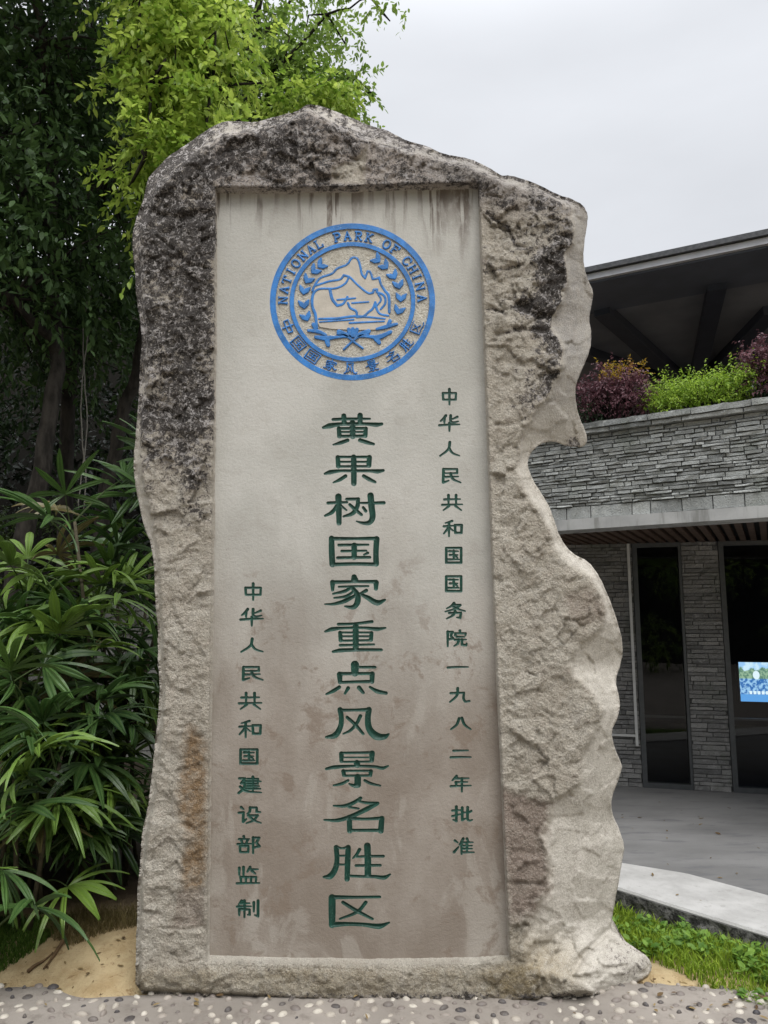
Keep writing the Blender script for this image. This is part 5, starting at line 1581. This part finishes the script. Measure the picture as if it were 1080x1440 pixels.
# fallen dry leaves and a stick on the mound
def debris():
    g = np.random.default_rng(91)
    tw = simple("dry_brown_leaf", (0.13, 0.08, 0.04), 0.85, 0.35, 30)
    spots = [((95, 1322), (62, 1348), .012), ((70, 1304), (112, 1300), .010), ((40, 1350), (75, 1335), .009)]
    labels = ["longest dry brown palm stalk lying along the grass edge of the mound", "short dry stalk lying highest on the mound under the palm leaves", "thin dry stalk lying lowest on the mound beside the grass"]
    for (a, b, r), lab in zip(spots, labels):
        p, q = G(*a, .06), G(*b, .06)
        zz = [float(ground_z(p[0], p[1])) + r, float(ground_z(q[0], q[1])) + r]
        mb = MB()
        pts = [p * (1 - t) + q * t + np.array([0, 0, 0.01 * math.sin(t * 3)]) for t in np.linspace(0, 1, 6)]
        for t, w in zip(np.linspace(0, 1, 6), pts): w[2] = zz[0] * (1 - t) + zz[1] * t + .004 * math.sin(7 * t)
        mb.tube([tuple(w) for w in pts], np.linspace(r, r * .35, 6), 6)
        tag(mb.build('dry_stalk', tw, None, True), lab, 'stalk', 'dry palm stalks on the mound')
debris()

# broad-leaved weeds in the grass strip
def weeds():
    g = np.random.default_rng(97)
    mat = leafmat("weed_leaf", (0.07, 0.16, 0.02), (0.22, 0.36, 0.06), 0.35, None, 0.5, 0.3)
    q2 = q[g.permutation(len(q))[:700]]
    kk = np.argmin(np.hypot(q2[:, None, 0] - near[None, :, 0], q2[:, None, 1] - near[None, :, 1]), 1)
    sd = ((q2 - near[kk]) * nrm[kk]).sum(1)
    q2 = q2[(fbm(q2[:, 0] * 2.5, q2[:, 1] * 2.5, 2, 99) > -0.05) & (sd > 0.04)]
    P, D, N, L = [], [], [], []
    for x, y in q2:
        z = float(ground_z(x, y)); h = g.uniform(.02, .075)
        for k in range(int(g.integers(6, 12))):
            a = g.uniform(0, 6.28); e = g.uniform(.1, .9)
            P.append((x + g.normal(0, .012), y + g.normal(0, .012), z + h * g.uniform(.2, 1))); D.append((math.cos(a), math.sin(a), e)); N.append((g.normal(0, .3), g.normal(0, .3), 1)); L.append(g.uniform(.022, .05))
    V, Q, T, to = leaf_mesh(np.array(P), np.array(D), np.array(N), np.array(L), np.array(L) * .55, g.uniform(0, 1, len(P)))
    tag(mk('weeds', V, [Q, T], mat, attrs=dict(tone=to), origin=(0, 0, 0)), kind='stuff')
weeds()

# =================================================================== VISITOR BUILDING
B0 = G(865, 1105, PZ); B1 = G(1080, 1117, PZ)
wd_ = (B1 - B0) / np.linalg.norm(B1 - B0)                 # along the window wall, to the right
wn_ = np.array([wd_[1], -wd_[0], 0])                      # out of the wall, towards the camera
def at(u):                                               # metres along the wall where column u meets its foot
    a = (u - 540) / FPX
    # solve B0 + s*d for x / y ratio of the ray at the wall foot
    s = 0
    for _ in range(8):
        vv = 1105 + (u - 865) * 12 / 215
        p = G(u, vv, PZ); s = float(np.dot(p - B0, wd_))
    return s
def wp(s, z, out=0.0): 
    p = B0 + wd_ * s + wn_ * out
    return np.array([p[0], p[1], z])
ZL = 2.27                                                 # underside of the concrete band
L0 = np.array(X(787, 747, 5)); 
def at_height(u, v, z): return G(u, v, z)
q0 = at_height(787, 747, ZL); q1 = at_height(1080, 728, ZL)
pd = (q1 - q0) / np.linalg.norm(q1 - q0); pn = np.array([pd[1], -pd[0], 0])
pA = q0 - pd * 2.6; pB = q1 + pd * 2.2
bld = root('visitor_building', (B0 + B1) / 2, "low grey stone visitor building with a stacked-stone parapet, dark windows and slatted soffit", 'building')
def seg(a, b, z0, z1, front, back, name, mat, n_, parent=bld):
    mb = MB(); a = np.asarray(a); b = np.asarray(b)
    f0, f1 = a + n_ * front, b + n_ * front; b0_, b1_ = a - n_ * back, b - n_ * back
    mb.hexa([(*f0[:2], z0), (*f1[:2], z0), (*b1_[:2], z0), (*b0_[:2], z0), (*f0[:2], z1), (*f1[:2], z1), (*b1_[:2], z1), (*b0_[:2], z1)])
    return mb.build(name, mat, parent)
def band_material():
    t = NT("concrete_band")
    big = t.noise(3, 5, 0.6); st = t.noise(14, 4, 0.6, stretch=(1, 1, 0.12)); f = t.noise(90, 3)
    c = t.mix(t.rng(big, 0.35, 0.65), (0.36, 0.362, 0.36), (0.46, 0.462, 0.455))
    c = t.mix(t.math('MULTIPLY', t.rng(st, 0.50, 0.66), 0.5), c, (0.14, 0.14, 0.12))
    return t.done(c, 0.85, t.bump(f, 0.3, 0.004), 0.25)
seg(pA, pB, ZL, ZL + 0.085, 0.03, 0.22, 'concrete_band', band_material(), pn)
stacked('parapet', pA, pB, ZL + 0.085, ZL + 0.185, 1, 0.19, M['slate'], bld, 111, depth=0.16, jit=0.012)
stacked('parapet', pA, pB, ZL + 0.185, 3.02, 20, 0.115, M['slate'], bld, 113, depth=0.16, jit=0.022)
stacked('coping', pA + pn * 0.05, pB + pn * 0.05, 3.02, 3.055, 1, 0.30, M['slate'], bld, 115, depth=0.30, jit=0.012)
stacked('coping', pA + pn * 0.065, pB + pn * 0.065, 3.055, 3.105, 1, 0.42, M['slate'], bld, 117, depth=0.32, jit=0.012)
# roof garden bed behind the parapet, and the slab under it
soil = simple("bed_soil", (0.05, 0.04, 0.03), 0.95, 0.3, 6, 0.5)
dk = simple("dark_soffit", (0.030, 0.027, 0.025), 0.8, 0.15, 6)
rgt = wp(9.0, 0); lft = wp(-3.4, 0)
def prism(poly, z0, z1, name, mat, parent=bld):
    P = np.array([p[:2] for p in poly]); n = len(P)
    V = np.vstack([np.c_[P, np.full(n, z0)], np.c_[P, np.full(n, z1)]])
    F = [list(range(n))[::-1], list(range(n, 2 * n))] + [[i, (i + 1) % n, n + (i + 1) % n, n + i] for i in range(n)]
    return mk(name, V, F, mat, parent)
bk0, bk1 = wp(-3.4, 0, -4.5), wp(9.0, 0, -4.5)
prism([pA - pn * .24, pB - pn * .24, bk1, bk0], 2.50, 2.92, 'roof_bed', soil)
prism([pA - pn * .05, pB - pn * .05, bk1, bk0], ZL + 0.06, 2.49, 'ceiling_slab', dk)
# soffit slats
def soffit():
    mb = MB()
    sd = np.array([0.46, 0.888, 0]); sn = np.array([sd[1], -sd[0], 0])
    for k in range(-34, 60):
        o = q0 + sn * (k * 0.085)
        # intersect with the parapet line and the wall line
        def hit(base, d):
            A = np.array([[sd[0], -d[0]], [sd[1], -d[1]]]); r_ = base[:2] - o[:2]
            return np.linalg.solve(A, r_)[0]
        t0 = hit(q0 - pn * 0.20, pd); t1 = hit(B0, wd_)
        if t1 - t0 < 0.1 or t1 - t0 > 6: continue
        a, b = o + sd * t0, o + sd * (t1 + 0.0)
        c = (a + b) / 2
        w = 0.048
        mb.hexa([(*(a - sn * w / 2)[:2], ZL + .012), (*(a + sn * w / 2)[:2], ZL + .012), (*(b + sn * w / 2)[:2], ZL + .012), (*(b - sn * w / 2)[:2], ZL + .012),
                 (*(a - sn * w / 2)[:2], ZL + .057), (*(a + sn * w / 2)[:2], ZL + .057), (*(b + sn * w / 2)[:2], ZL + .057), (*(b - sn * w / 2)[:2], ZL + .057)])
    return mb.build('soffit_slats', simple("brown_slat", (0.10, 0.066, 0.048), 0.6, 0.2, 10, 0.1), bld)
soffit()
# window wall: stacked-stone piers between tall dark windows
ZW = ZL + 0.02
win = [(at(904), at(976)), (at(1031), at(1031) + 0.78), (at(1031) + 1.2, at(1031) + 1.95), (at(1031) + 2.4, at(1031) + 3.2)]
piers = [(-3.4, win[0][0]), (win[0][1], win[1][0]), (win[1][1], win[2][0]), (win[2][1], win[3][0]), (win[3][1], 9.0)]
M['slate_wall'] = stonemat("grey_thin_stone", (0.15, 0.15, 0.15), (0.34, 0.335, 0.325), (0.42, 0.415, 0.40))
for i, (a, b) in enumerate(piers):
    stacked('stone_pier', wp(a, 0), wp(b, 0), PZ, ZW, 58, 0.20, M['slate_wall'], bld, 121 + i, depth=0.14, jit=0.013, gap=0.007)
metal = simple("grey_window_metal", (0.085, 0.09, 0.095), 0.45, 0.1, 20, 0.0, 0.5, 0.3)
def glass_material():
    t = NT("window_glass")
    t.n.remove(t.b)
    gl = t.n.new('ShaderNodeBsdfGlossy'); gl.inputs['Roughness'].default_value = 0.01
    tr = t.n.new('ShaderNodeBsdfTransparent'); tr.inputs['Color'].default_value = (0.55, 0.6, 0.62, 1)
    fr = t.n.new('ShaderNodeFresnel'); fr.inputs['IOR'].default_value = 1.5
    mx = t.n.new('ShaderNodeMixShader')
    t.link(t.math('ADD', t.math('MULTIPLY', fr.outputs[0], 0.8), 0.0), mx.inputs[0]); t.link(tr.outputs[0], mx.inputs[1]); t.link(gl.outputs[0], mx.inputs[2])
    t.link(mx.outputs[0], t.out.inputs['Surface'])
    return t.m
M['glass'] = glass_material()
for a, b in win:
    mb = MB()
    def bar(s0, s1, z0, z1, f=0.012, k=-0.07):
        P = [wp(s0, z0, f), wp(s1, z0, f), wp(s1, z0, k), wp(s0, z0, k), wp(s0, z1, f), wp(s1, z1, f), wp(s1, z1, k), wp(s0, z1, k)]
        mb.hexa(P)
    fw = 0.045
    bar(a + .002, a + fw, PZ + 0.002, ZW - .003); bar(b - fw * .55, b - .002, PZ + 0.002, ZW - .003)
    bar(a + fw, b - fw * .55, PZ + 0.002, PZ + fw); bar(a + fw, b - fw * .55, ZW - fw, ZW - .003)
    wo = mb.build('window', metal, bld)
    g0, g1 = a + fw * .9, b - fw * .5
    mk('pane', [wp(g0, PZ + .04, -.03), wp(g1, PZ + .04, -.03), wp(g1, ZW - .04, -.03), wp(g0, ZW - .04, -.03)], [np.array([[0, 1, 2, 3]])], M['glass'], wo)
    mb2 = MB()
    P = [wp(a + fw, PZ + .62, -.034), wp(b - fw * .6, PZ + .62, -.034), wp(b - fw * .6, PZ + .62, -.06), wp(a + fw, PZ + .62, -.06)]
    mb2.hexa(P + [p + np.array([0, 0, .018]) for p in P])
    mb2.build('glazing_bar', metal, wo)
# the dark room behind the glass
room = simple("dark_interior", (0.028, 0.032, 0.045), 0.6, 0.2, 3)
prism([wp(-3.4, 0, -4.3), wp(9, 0, -4.3), wp(9, 0, -4.5), wp(-3.4, 0, -4.5)], PZ, 2.49, 'rear_wall', room)
prism([wp(-3.4, 0, -.16), wp(-3.2, 0, -.16), wp(-3.2, 0, -4.3), wp(-3.4, 0, -4.3)], PZ, 2.32, 'side_wall', room)
prism([wp(8.8, 0, -.16), wp(9.0, 0, -.16), wp(9.0, 0, -4.3), wp(8.8, 0, -4.3)], PZ, 2.32, 'side_wall', room)
prism([wp(-3.2, 0, -.16), wp(8.8, 0, -.16), wp(8.8, 0, -4.3), wp(-3.2, 0, -4.3)], PZ + .004, PZ + 0.02, 'room_floor', room)
# white conduit on the pier
white = simple("white_conduit", (0.62, 0.62, 0.61), 0.5, 0.06, 10)
mb = MB(); s0 = at(900) - .01
mb.hexa([wp(s0 - .012, .42, .04), wp(s0 + .012, .42, .04), wp(s0 + .012, .42, .016), wp(s0 - .012, .42, .016), wp(s0 - .012, ZW - .01, .04), wp(s0 + .012, ZW - .01, .04), wp(s0 + .012, ZW - .01, .016), wp(s0 - .012, ZW - .01, .016)])
mb.hexa([wp(s0 - 1.9, .50, .036), wp(s0 - .0125, .50, .036), wp(s0 - .0125, .50, .016), wp(s0 - 1.9, .50, .016), wp(s0 - 1.9, .52, .036), wp(s0 - .0125, .52, .036), wp(s0 - .0125, .52, .016), wp(s0 - 1.9, .52, .016)])
mb.build('conduit', white, bld)

# display screen behind the glass of the second window
def screen():
    c = np.array(X(1064, 959, 7.25)); hw, hh = 0.15, 0.185
    d = wd_; n_ = wn_
    rt = root('display_screen', c - np.array([0, 0, hh]), "lit screen with a blue and green picture hanging behind the window glass", 'screen')
    def quad(x0, x1, z0, z1, out, name, mat):
        P = [c + d * x0 + np.array([0, 0, z0]) + n_ * out, c + d * x1 + np.array([0, 0, z0]) + n_ * out, c + d * x1 + np.array([0, 0, z1]) + n_ * out, c + d * x0 + np.array([0, 0, z1]) + n_ * out]
        return P
    mb = MB(); f = quad(-hw - .012, hw + .012, -hh - .012, hh + .012, 0, '', None); b = quad(-hw - .012, hw + .012, -hh - .012, hh + .012, -.04, '', None)
    mb.hexa([f[0], f[1], b[1], b[0], f[3], f[2], b[2], b[3]])
    mb.build('bezel', simple("black_plastic", (0.012, 0.012, 0.014), 0.4, 0.1, 10), rt)
    t = NT("screen_picture"); t.n.remove(t.b)
    em = t.n.new('ShaderNodeEmission')
    uvw = t.n.new('ShaderNodeAttribute'); uvw.attribute_name = 'px'; uvh = t.n.new('ShaderNodeAttribute'); uvh.attribute_name = 'py'
    px_, py_ = uvw.outputs['Fac'], uvh.outputs['Fac']
    n = t.noise(14, 4); n2 = t.noise(40, 3)
    sky_ = t.mix(t.rng(n, .4, .6), (0.30, 0.50, 0.75), (0.55, 0.70, 0.78))
    hills = t.mix(t.rng(n2, .4, .6), (0.10, 0.20, 0.14), (0.28, 0.40, 0.26))
    hl = t.math('ADD', py_, t.math('MULTIPLY', t.math('SUBTRACT', n, .5), .5))
    c_ = t.mix(t.rng(hl, .78, .84), hills, sky_)
    low = t.mix(t.rng(n2, .42, .58), (0.03, 0.13, 0.36), (0.30, 0.50, 0.70))
    c_ = t.mix(t.rng(py_, .56, .60), low, c_)
    c_ = t.mix(t.rng(py_, .20, .17), c_, (0.10, 0.30, 0.62))
    t.link(c_, em.inputs['Color']); em.inputs['Strength'].default_value = 1.5
    t.link(em.outputs[0], t.out.inputs['Surface'])
    N_ = 12
    P = []; ax = []; ay = []
    for j in range(N_ + 1):
        for i in range(N_ + 1):
            x = -hw + 2 * hw * i / N_; z = -hh + 2 * hh * j / N_
            P.append(c + d * x + np.array([0, 0, z]) + n_ * .002); ax.append(i / N_); ay.append(j / N_)
    F = [(j * (N_ + 1) + i, j * (N_ + 1) + i + 1, (j + 1) * (N_ + 1) + i + 1, (j + 1) * (N_ + 1) + i) for j in range(N_) for i in range(N_)]
    mk('picture', P, [np.array(F)], t.m, rt, attrs=dict(px=ax, py=ay))
    # pale oval and a row of pale marks low in the picture
    mt = NT("screen_white"); mt.n.remove(mt.b); e2 = mt.n.new('ShaderNodeEmission'); e2.inputs['Color'].default_value = (0.72, 0.82, 0.86, 1); e2.inputs['Strength'].default_value = 1.4
    mt.link(e2.outputs[0], mt.out.inputs['Surface'])
    mb = MB()
    mb.add([c + d * (.0 + .03 * math.cos(q_)) + np.array([0, 0, .065 + .04 * math.sin(q_)]) + n_ * .004 for q_ in np.linspace(0, 2 * math.pi, 20, endpoint=False)], [list(range(20))])
    for k in range(5):
        x = -.07 + k * .036
        P = [c + d * x + np.array([0, 0, -.115]) + n_ * .004, c + d * (x + .024) + np.array([0, 0, -.115]) + n_ * .004, c + d * (x + .024) + np.array([0, 0, -.085]) + n_ * .004, c + d * x + np.array([0, 0, -.085]) + n_ * .004]
        mb.add(P, [(0, 1, 2, 3)])
    mb.build('bright_marks', mt.m, rt)
screen()

# plants on the roof bed
M['purple'] = leafmat("purple_leaf", (0.06, 0.026, 0.034), (0.20, 0.088, 0.105), 0.3, None, 0.5, 0.3)
M['orange'] = leafmat("young_orange_leaf", (0.30, 0.14, 0.02), (0.42, 0.32, 0.03), 0.4)
M['lime'] = leafmat("lime_leaf", (0.10, 0.20, 0.015), (0.44, 0.60, 0.08), 0.4, None, 0.45, 0.3)
M['deep'] = leafmat("deep_green_leaf", (0.012, 0.030, 0.012), (0.04, 0.08, 0.03), 0.25)
def onbed(u, v, back=0.45):
    """point above the roof bed, `back` metres behind the parapet line"""
    base = q0 - pn * back
    a = (u - 540) / FPX; b = (720 - v) / FPX
    D_ = np.array([a, CP - b * SP, SP + b * CP])
    t_ = np.dot(base - np.array([0, 0, CAMZ]), pn) / np.dot(D_, pn)
    return np.array([0, 0, CAMZ]) + D_ * t_
def blob(u, v, back, ru, rv, rd, n):
    c = onbed(u, v, back); s = c[1] / FPX
    return (c[0], c[1], c[2], ru * s * 1.03, rd, rv * s, n)
def tips(rt):
    o, _ = crown('foliage', [blob(868, 519, .42, 36, 6, .12, 70)], 8, 0.08, 0.022, M['orange'], rt, 141, 0.0, .4, 4, .06)
    o['label'] = 'yellow young leaf tips on top'
bush('purple_shrub', "round purple-leaved shrub with yellow young tips, beside the stone on the parapet", [blob(862, 546, .5, 46, 30, .30, 420), blob(842, 558, .45, 28, 26, .25, 190), blob(888, 558, .45, 28, 24, .25, 190), blob(865, 580, .4, 40, 16, .2, 150)], M['purple'], 0.030, 9, 143, group='purple shrubs on the parapet', extra=tips, tlen=.11, subr=.06)
bush('purple_shrub', "purple-leaved shrub cut by the right picture edge, above the lime hedge", [blob(1082, 506, .5, 32, 28, .28, 300), blob(1100, 530, .5, 40, 40, .3, 260), blob(1078, 540, .45, 26, 22, .25, 130)], M['purple'], 0.030, 9, 145, group='purple shrubs on the parapet', tlen=.12, subr=.06)
bush('lime_hedge', "bright lime-green hedge along the stone parapet between two purple shrubs", [blob(935, 562, .5, 28, 22, .25, 260), blob(970, 556, .5, 32, 22, .25, 320), blob(1010, 550, .5, 32, 23, .25, 320), blob(1040, 545, .5, 26, 24, .25, 240), blob(960, 574, .4, 50, 10, .15, 180), blob(1020, 562, .4, 45, 12, .15, 180)], M['lime'], 0.024, 9, 147, cat='hedge', tlen=.10, droop=-0.5, subr=.05)
bush('dark_shrub', "small dark green shrub beside the stone under the purple one", [blob(824, 578, .4, 20, 22, .2, 80), blob(838, 588, .38, 20, 14, .18, 50)], M['deep'], 0.024, 8, 149, group='dark shrubs on the parapet', tlen=.09, subr=.05)
bush('dark_shrub', "dark green shrub at the right picture edge below the purple one", [blob(1076, 558, .4, 26, 20, .2, 90)], M['deep'], 0.024, 8, 151, group='dark shrubs on the parapet', tlen=.09, subr=.05)

# =================================================================== DARK PAVILION ROOF
ZE = 5.4
e0 = G(830, 385 + 8, ZE); e1 = G(1080, 334 + 8, ZE)
ed_ = (e1 - e0) / np.linalg.norm(e1 - e0); en = np.array([ed_[1], -ed_[0], 0])
eA = e0 - ed_ * 2.2; eB = e1 + ed_ * 5.0
pav = root('pavilion', (*((eA + eB) / 2 - en * 4)[:2], PZ), "dark steel pavilion roof with a pale gutter rising behind the stone parapet", 'pavilion')
dm = simple("dark_roof_steel", (0.12, 0.14, 0.19), 0.6, 0.12, 2, 0.0, 0.4)
soff = simple("grey_roof_lining", (0.22, 0.24, 0.29), 0.7, 0.15, 1.5)
tiles = simple("grey_roof_tile", (0.085, 0.088, 0.095), 0.75, 0.25, 30, 0.4)
def slab(a, b, f0, k0, z0f, z0k, th, name, mat):
    """strip along a-b from `f0` in front to `k0` behind, its underside at z0f (front) and z0k (back)"""
    P = [a + en * f0, b + en * f0, b - en * k0, a - en * k0]
    zs = [z0f, z0f, z0k, z0k]
    V = [(p[0], p[1], z) for p, z in zip(P, zs)] + [(p[0], p[1], z + th) for p, z in zip(P, zs)]
    mb = MB(); mb.hexa(V); return mb.build(name, mat, pav)
slab(eA, eB, 0.0, 0.05, ZE, ZE, 0.07, 'gutter', simple("pale_gutter", (0.62, 0.64, 0.70), 0.45, 0.08, 6))
slab(eA, eB, 0.05, 9.0, ZE + 0.075, ZE + 0.7, 0.06, 'roof', tiles)
slab(eA, eB, -0.052, 9.0, ZE + 0.02, ZE + 0.02, 0.06, 'ceiling', soff)
slab(eA, eB, -0.055, 0.95, ZE - 0.02, ZE - 0.02, 0.035, 'eaves_board', dm)
# radiating beams that meet on a column
hubp = np.array(G(975, 545, ZE)); 
mb = MB()
for (u, v) in ((846, 432), (1008, 396), (1085, 432), (1180, 470), (760, 470)):
    q_ = np.array(G(u, v, ZE)); d = (q_ - hubp); Ld = np.linalg.norm(d[:2]); d = d / Ld; s_ = np.array([d[1], -d[0], 0])
    w = 0.10
    a_, b_ = hubp, hubp + d * Ld
    mb.hexa([(*(a_ - s_ * w)[:2], ZE - .16), (*(a_ + s_ * w)[:2], ZE - .16), (*(b_ + s_ * w)[:2], ZE - .10), (*(b_ - s_ * w)[:2], ZE - .10),
             (*(a_ - s_ * w)[:2], ZE + .018), (*(a_ + s_ * w)[:2], ZE + .018), (*(b_ + s_ * w)[:2], ZE + .018), (*(b_ - s_ * w)[:2], ZE + .018)])
mb.build('beam', simple("black_beam", (0.05, 0.06, 0.09), 0.6, 0.1, 4), pav)
mb = MB(); mb.tube([(hubp[0], hubp[1], PZ), (hubp[0], hubp[1], ZE + .01)], [.16, .16], 14); mb.build('column', dm, pav)
bw0, bw1 = eA - en * 8.8, eB - en * 8.8
mb = MB(); mb.hexa([(*bw0[:2], PZ), (*bw1[:2], PZ), (*(bw1 - en * .2)[:2], PZ), (*(bw0 - en * .2)[:2], PZ), (*bw0[:2], ZE), (*bw1[:2], ZE), (*(bw1 - en * .2)[:2], ZE), (*(bw0 - en * .2)[:2], ZE)])
mb.build('rear_wall', simple("dark_wall", (0.04, 0.043, 0.052), 0.8, 0.15, 3), pav)

cx_ = np.linspace(-24, 20, 60); cy_ = np.linspace(-12.5, -22, 24)  # unseen bank added behind the camera to darken the window reflections
CX, CY = np.meshgrid(cx_, cy_)
CZ = -0.1 + 9.5 * sstep(-12.5, -20, CY) + 0.3 * fbm(CX * .5, CY * .5, 4, 511)
i4 = np.arange(CX.size).reshape(CX.shape)
CF = np.stack([i4[:-1, :-1].ravel(), i4[1:, :-1].ravel(), i4[1:, 1:].ravel(), i4[:-1, 1:].ravel()], 1)
tag(mk('added_dark_bank', np.stack([CX.ravel(), CY.ravel(), CZ.ravel()], 1), [CF], hm, smooth=True, origin=(0, 0, 0)), kind='structure')
# =================================================================== TREES ACROSS THE PATH, seen in the window glass
for i, (x, y, h, lab) in enumerate(((-1.0, -9.0, 7.0, "broad dark green tree across the path, mirrored in the window nearest the stone"), (-6.0, -10.5, 8.0, "tallest dark green tree across the path, left of the mirrored one"), (5.0, -12.0, 7.5, "dark green tree across the path, farthest right"))):
    tree('dark_tree', lab, (x, y, 0), [(x, y, 0), (x + .1, y, h * .3), (x - .1, y + .1, h * .6), (x, y, h * .85)], 0.16,
         [([(x, y, h * .35), (x + 1.2, y + .4, h * .55)], 0.06), ([(x, y, h * .4), (x - 1.3, y - .3, h * .6)], 0.06)],
         [(x, y, h * .62, 2.3, 1.8, h * .30, 380), (x + 1.6, y + .3, h * .48, 1.4, 1.2, h * .2, 170), (x - 1.6, y, h * .46, 1.4, 1.2, h * .22, 170), (x, y, .9, 2.6, 1.2, .9, 200)],
         M['leaf_mid'], 0.15, 8, 1001 + 10 * i, tlen=.5, subr=.5, group='trees across the path')

# small fallen leaves on the mound, the path edge, the kerb and the plaza
def litter():
    g = np.random.default_rng(191)
    P = []
    for _ in range(90):
        x, y = g.uniform(-2.3, -1.15), g.uniform(3.42, 4.0); P.append((x, y, float(ground_z(x, y)) + .004 if y > path_edge(x) else .008))
    for _ in range(50):
        x, y = g.uniform(1.1, 1.8), g.uniform(3.25, 3.6); P.append((x, y, float(ground_z(x, y)) + .004 if y > path_edge(x) else .008))
    for _ in range(26):
        k = int(g.integers(len(near))); t = g.uniform(.1, .9); p = near[k] * t + farr[k] * (1 - t); P.append((p[0], p[1], ztop + .003))
    for _ in range(60):
        P.append((g.uniform(1.6, 4.5), g.uniform(4.6, 6.8), PZ + .003))
    for _ in range(40):
        x = g.uniform(-2, 2); P.append((x, g.uniform(2.6, float(path_edge(x))), .009))
    P = np.array(P); n = len(P)
    a = g.uniform(0, 6.28, n)
    D = np.c_[np.cos(a), np.sin(a), g.uniform(0, .12, n)]; N = np.c_[g.normal(0, .2, (n, 2)), np.ones(n)]
    L = g.uniform(.015, .045, n)
    V, Q, T, to = leaf_mesh(P, D, N, L, L * g.uniform(.3, .5, n), g.uniform(0, 1, n), .25, -.05)
    tag(mk('leaf_litter', V, [Q, T], leafmat("fallen_leaf", (0.09, 0.055, 0.03), (0.26, 0.19, 0.09), 0.1, None, 0.8, 0.1), attrs=dict(tone=to), origin=(0, 0, 0)), kind='stuff')
litter()
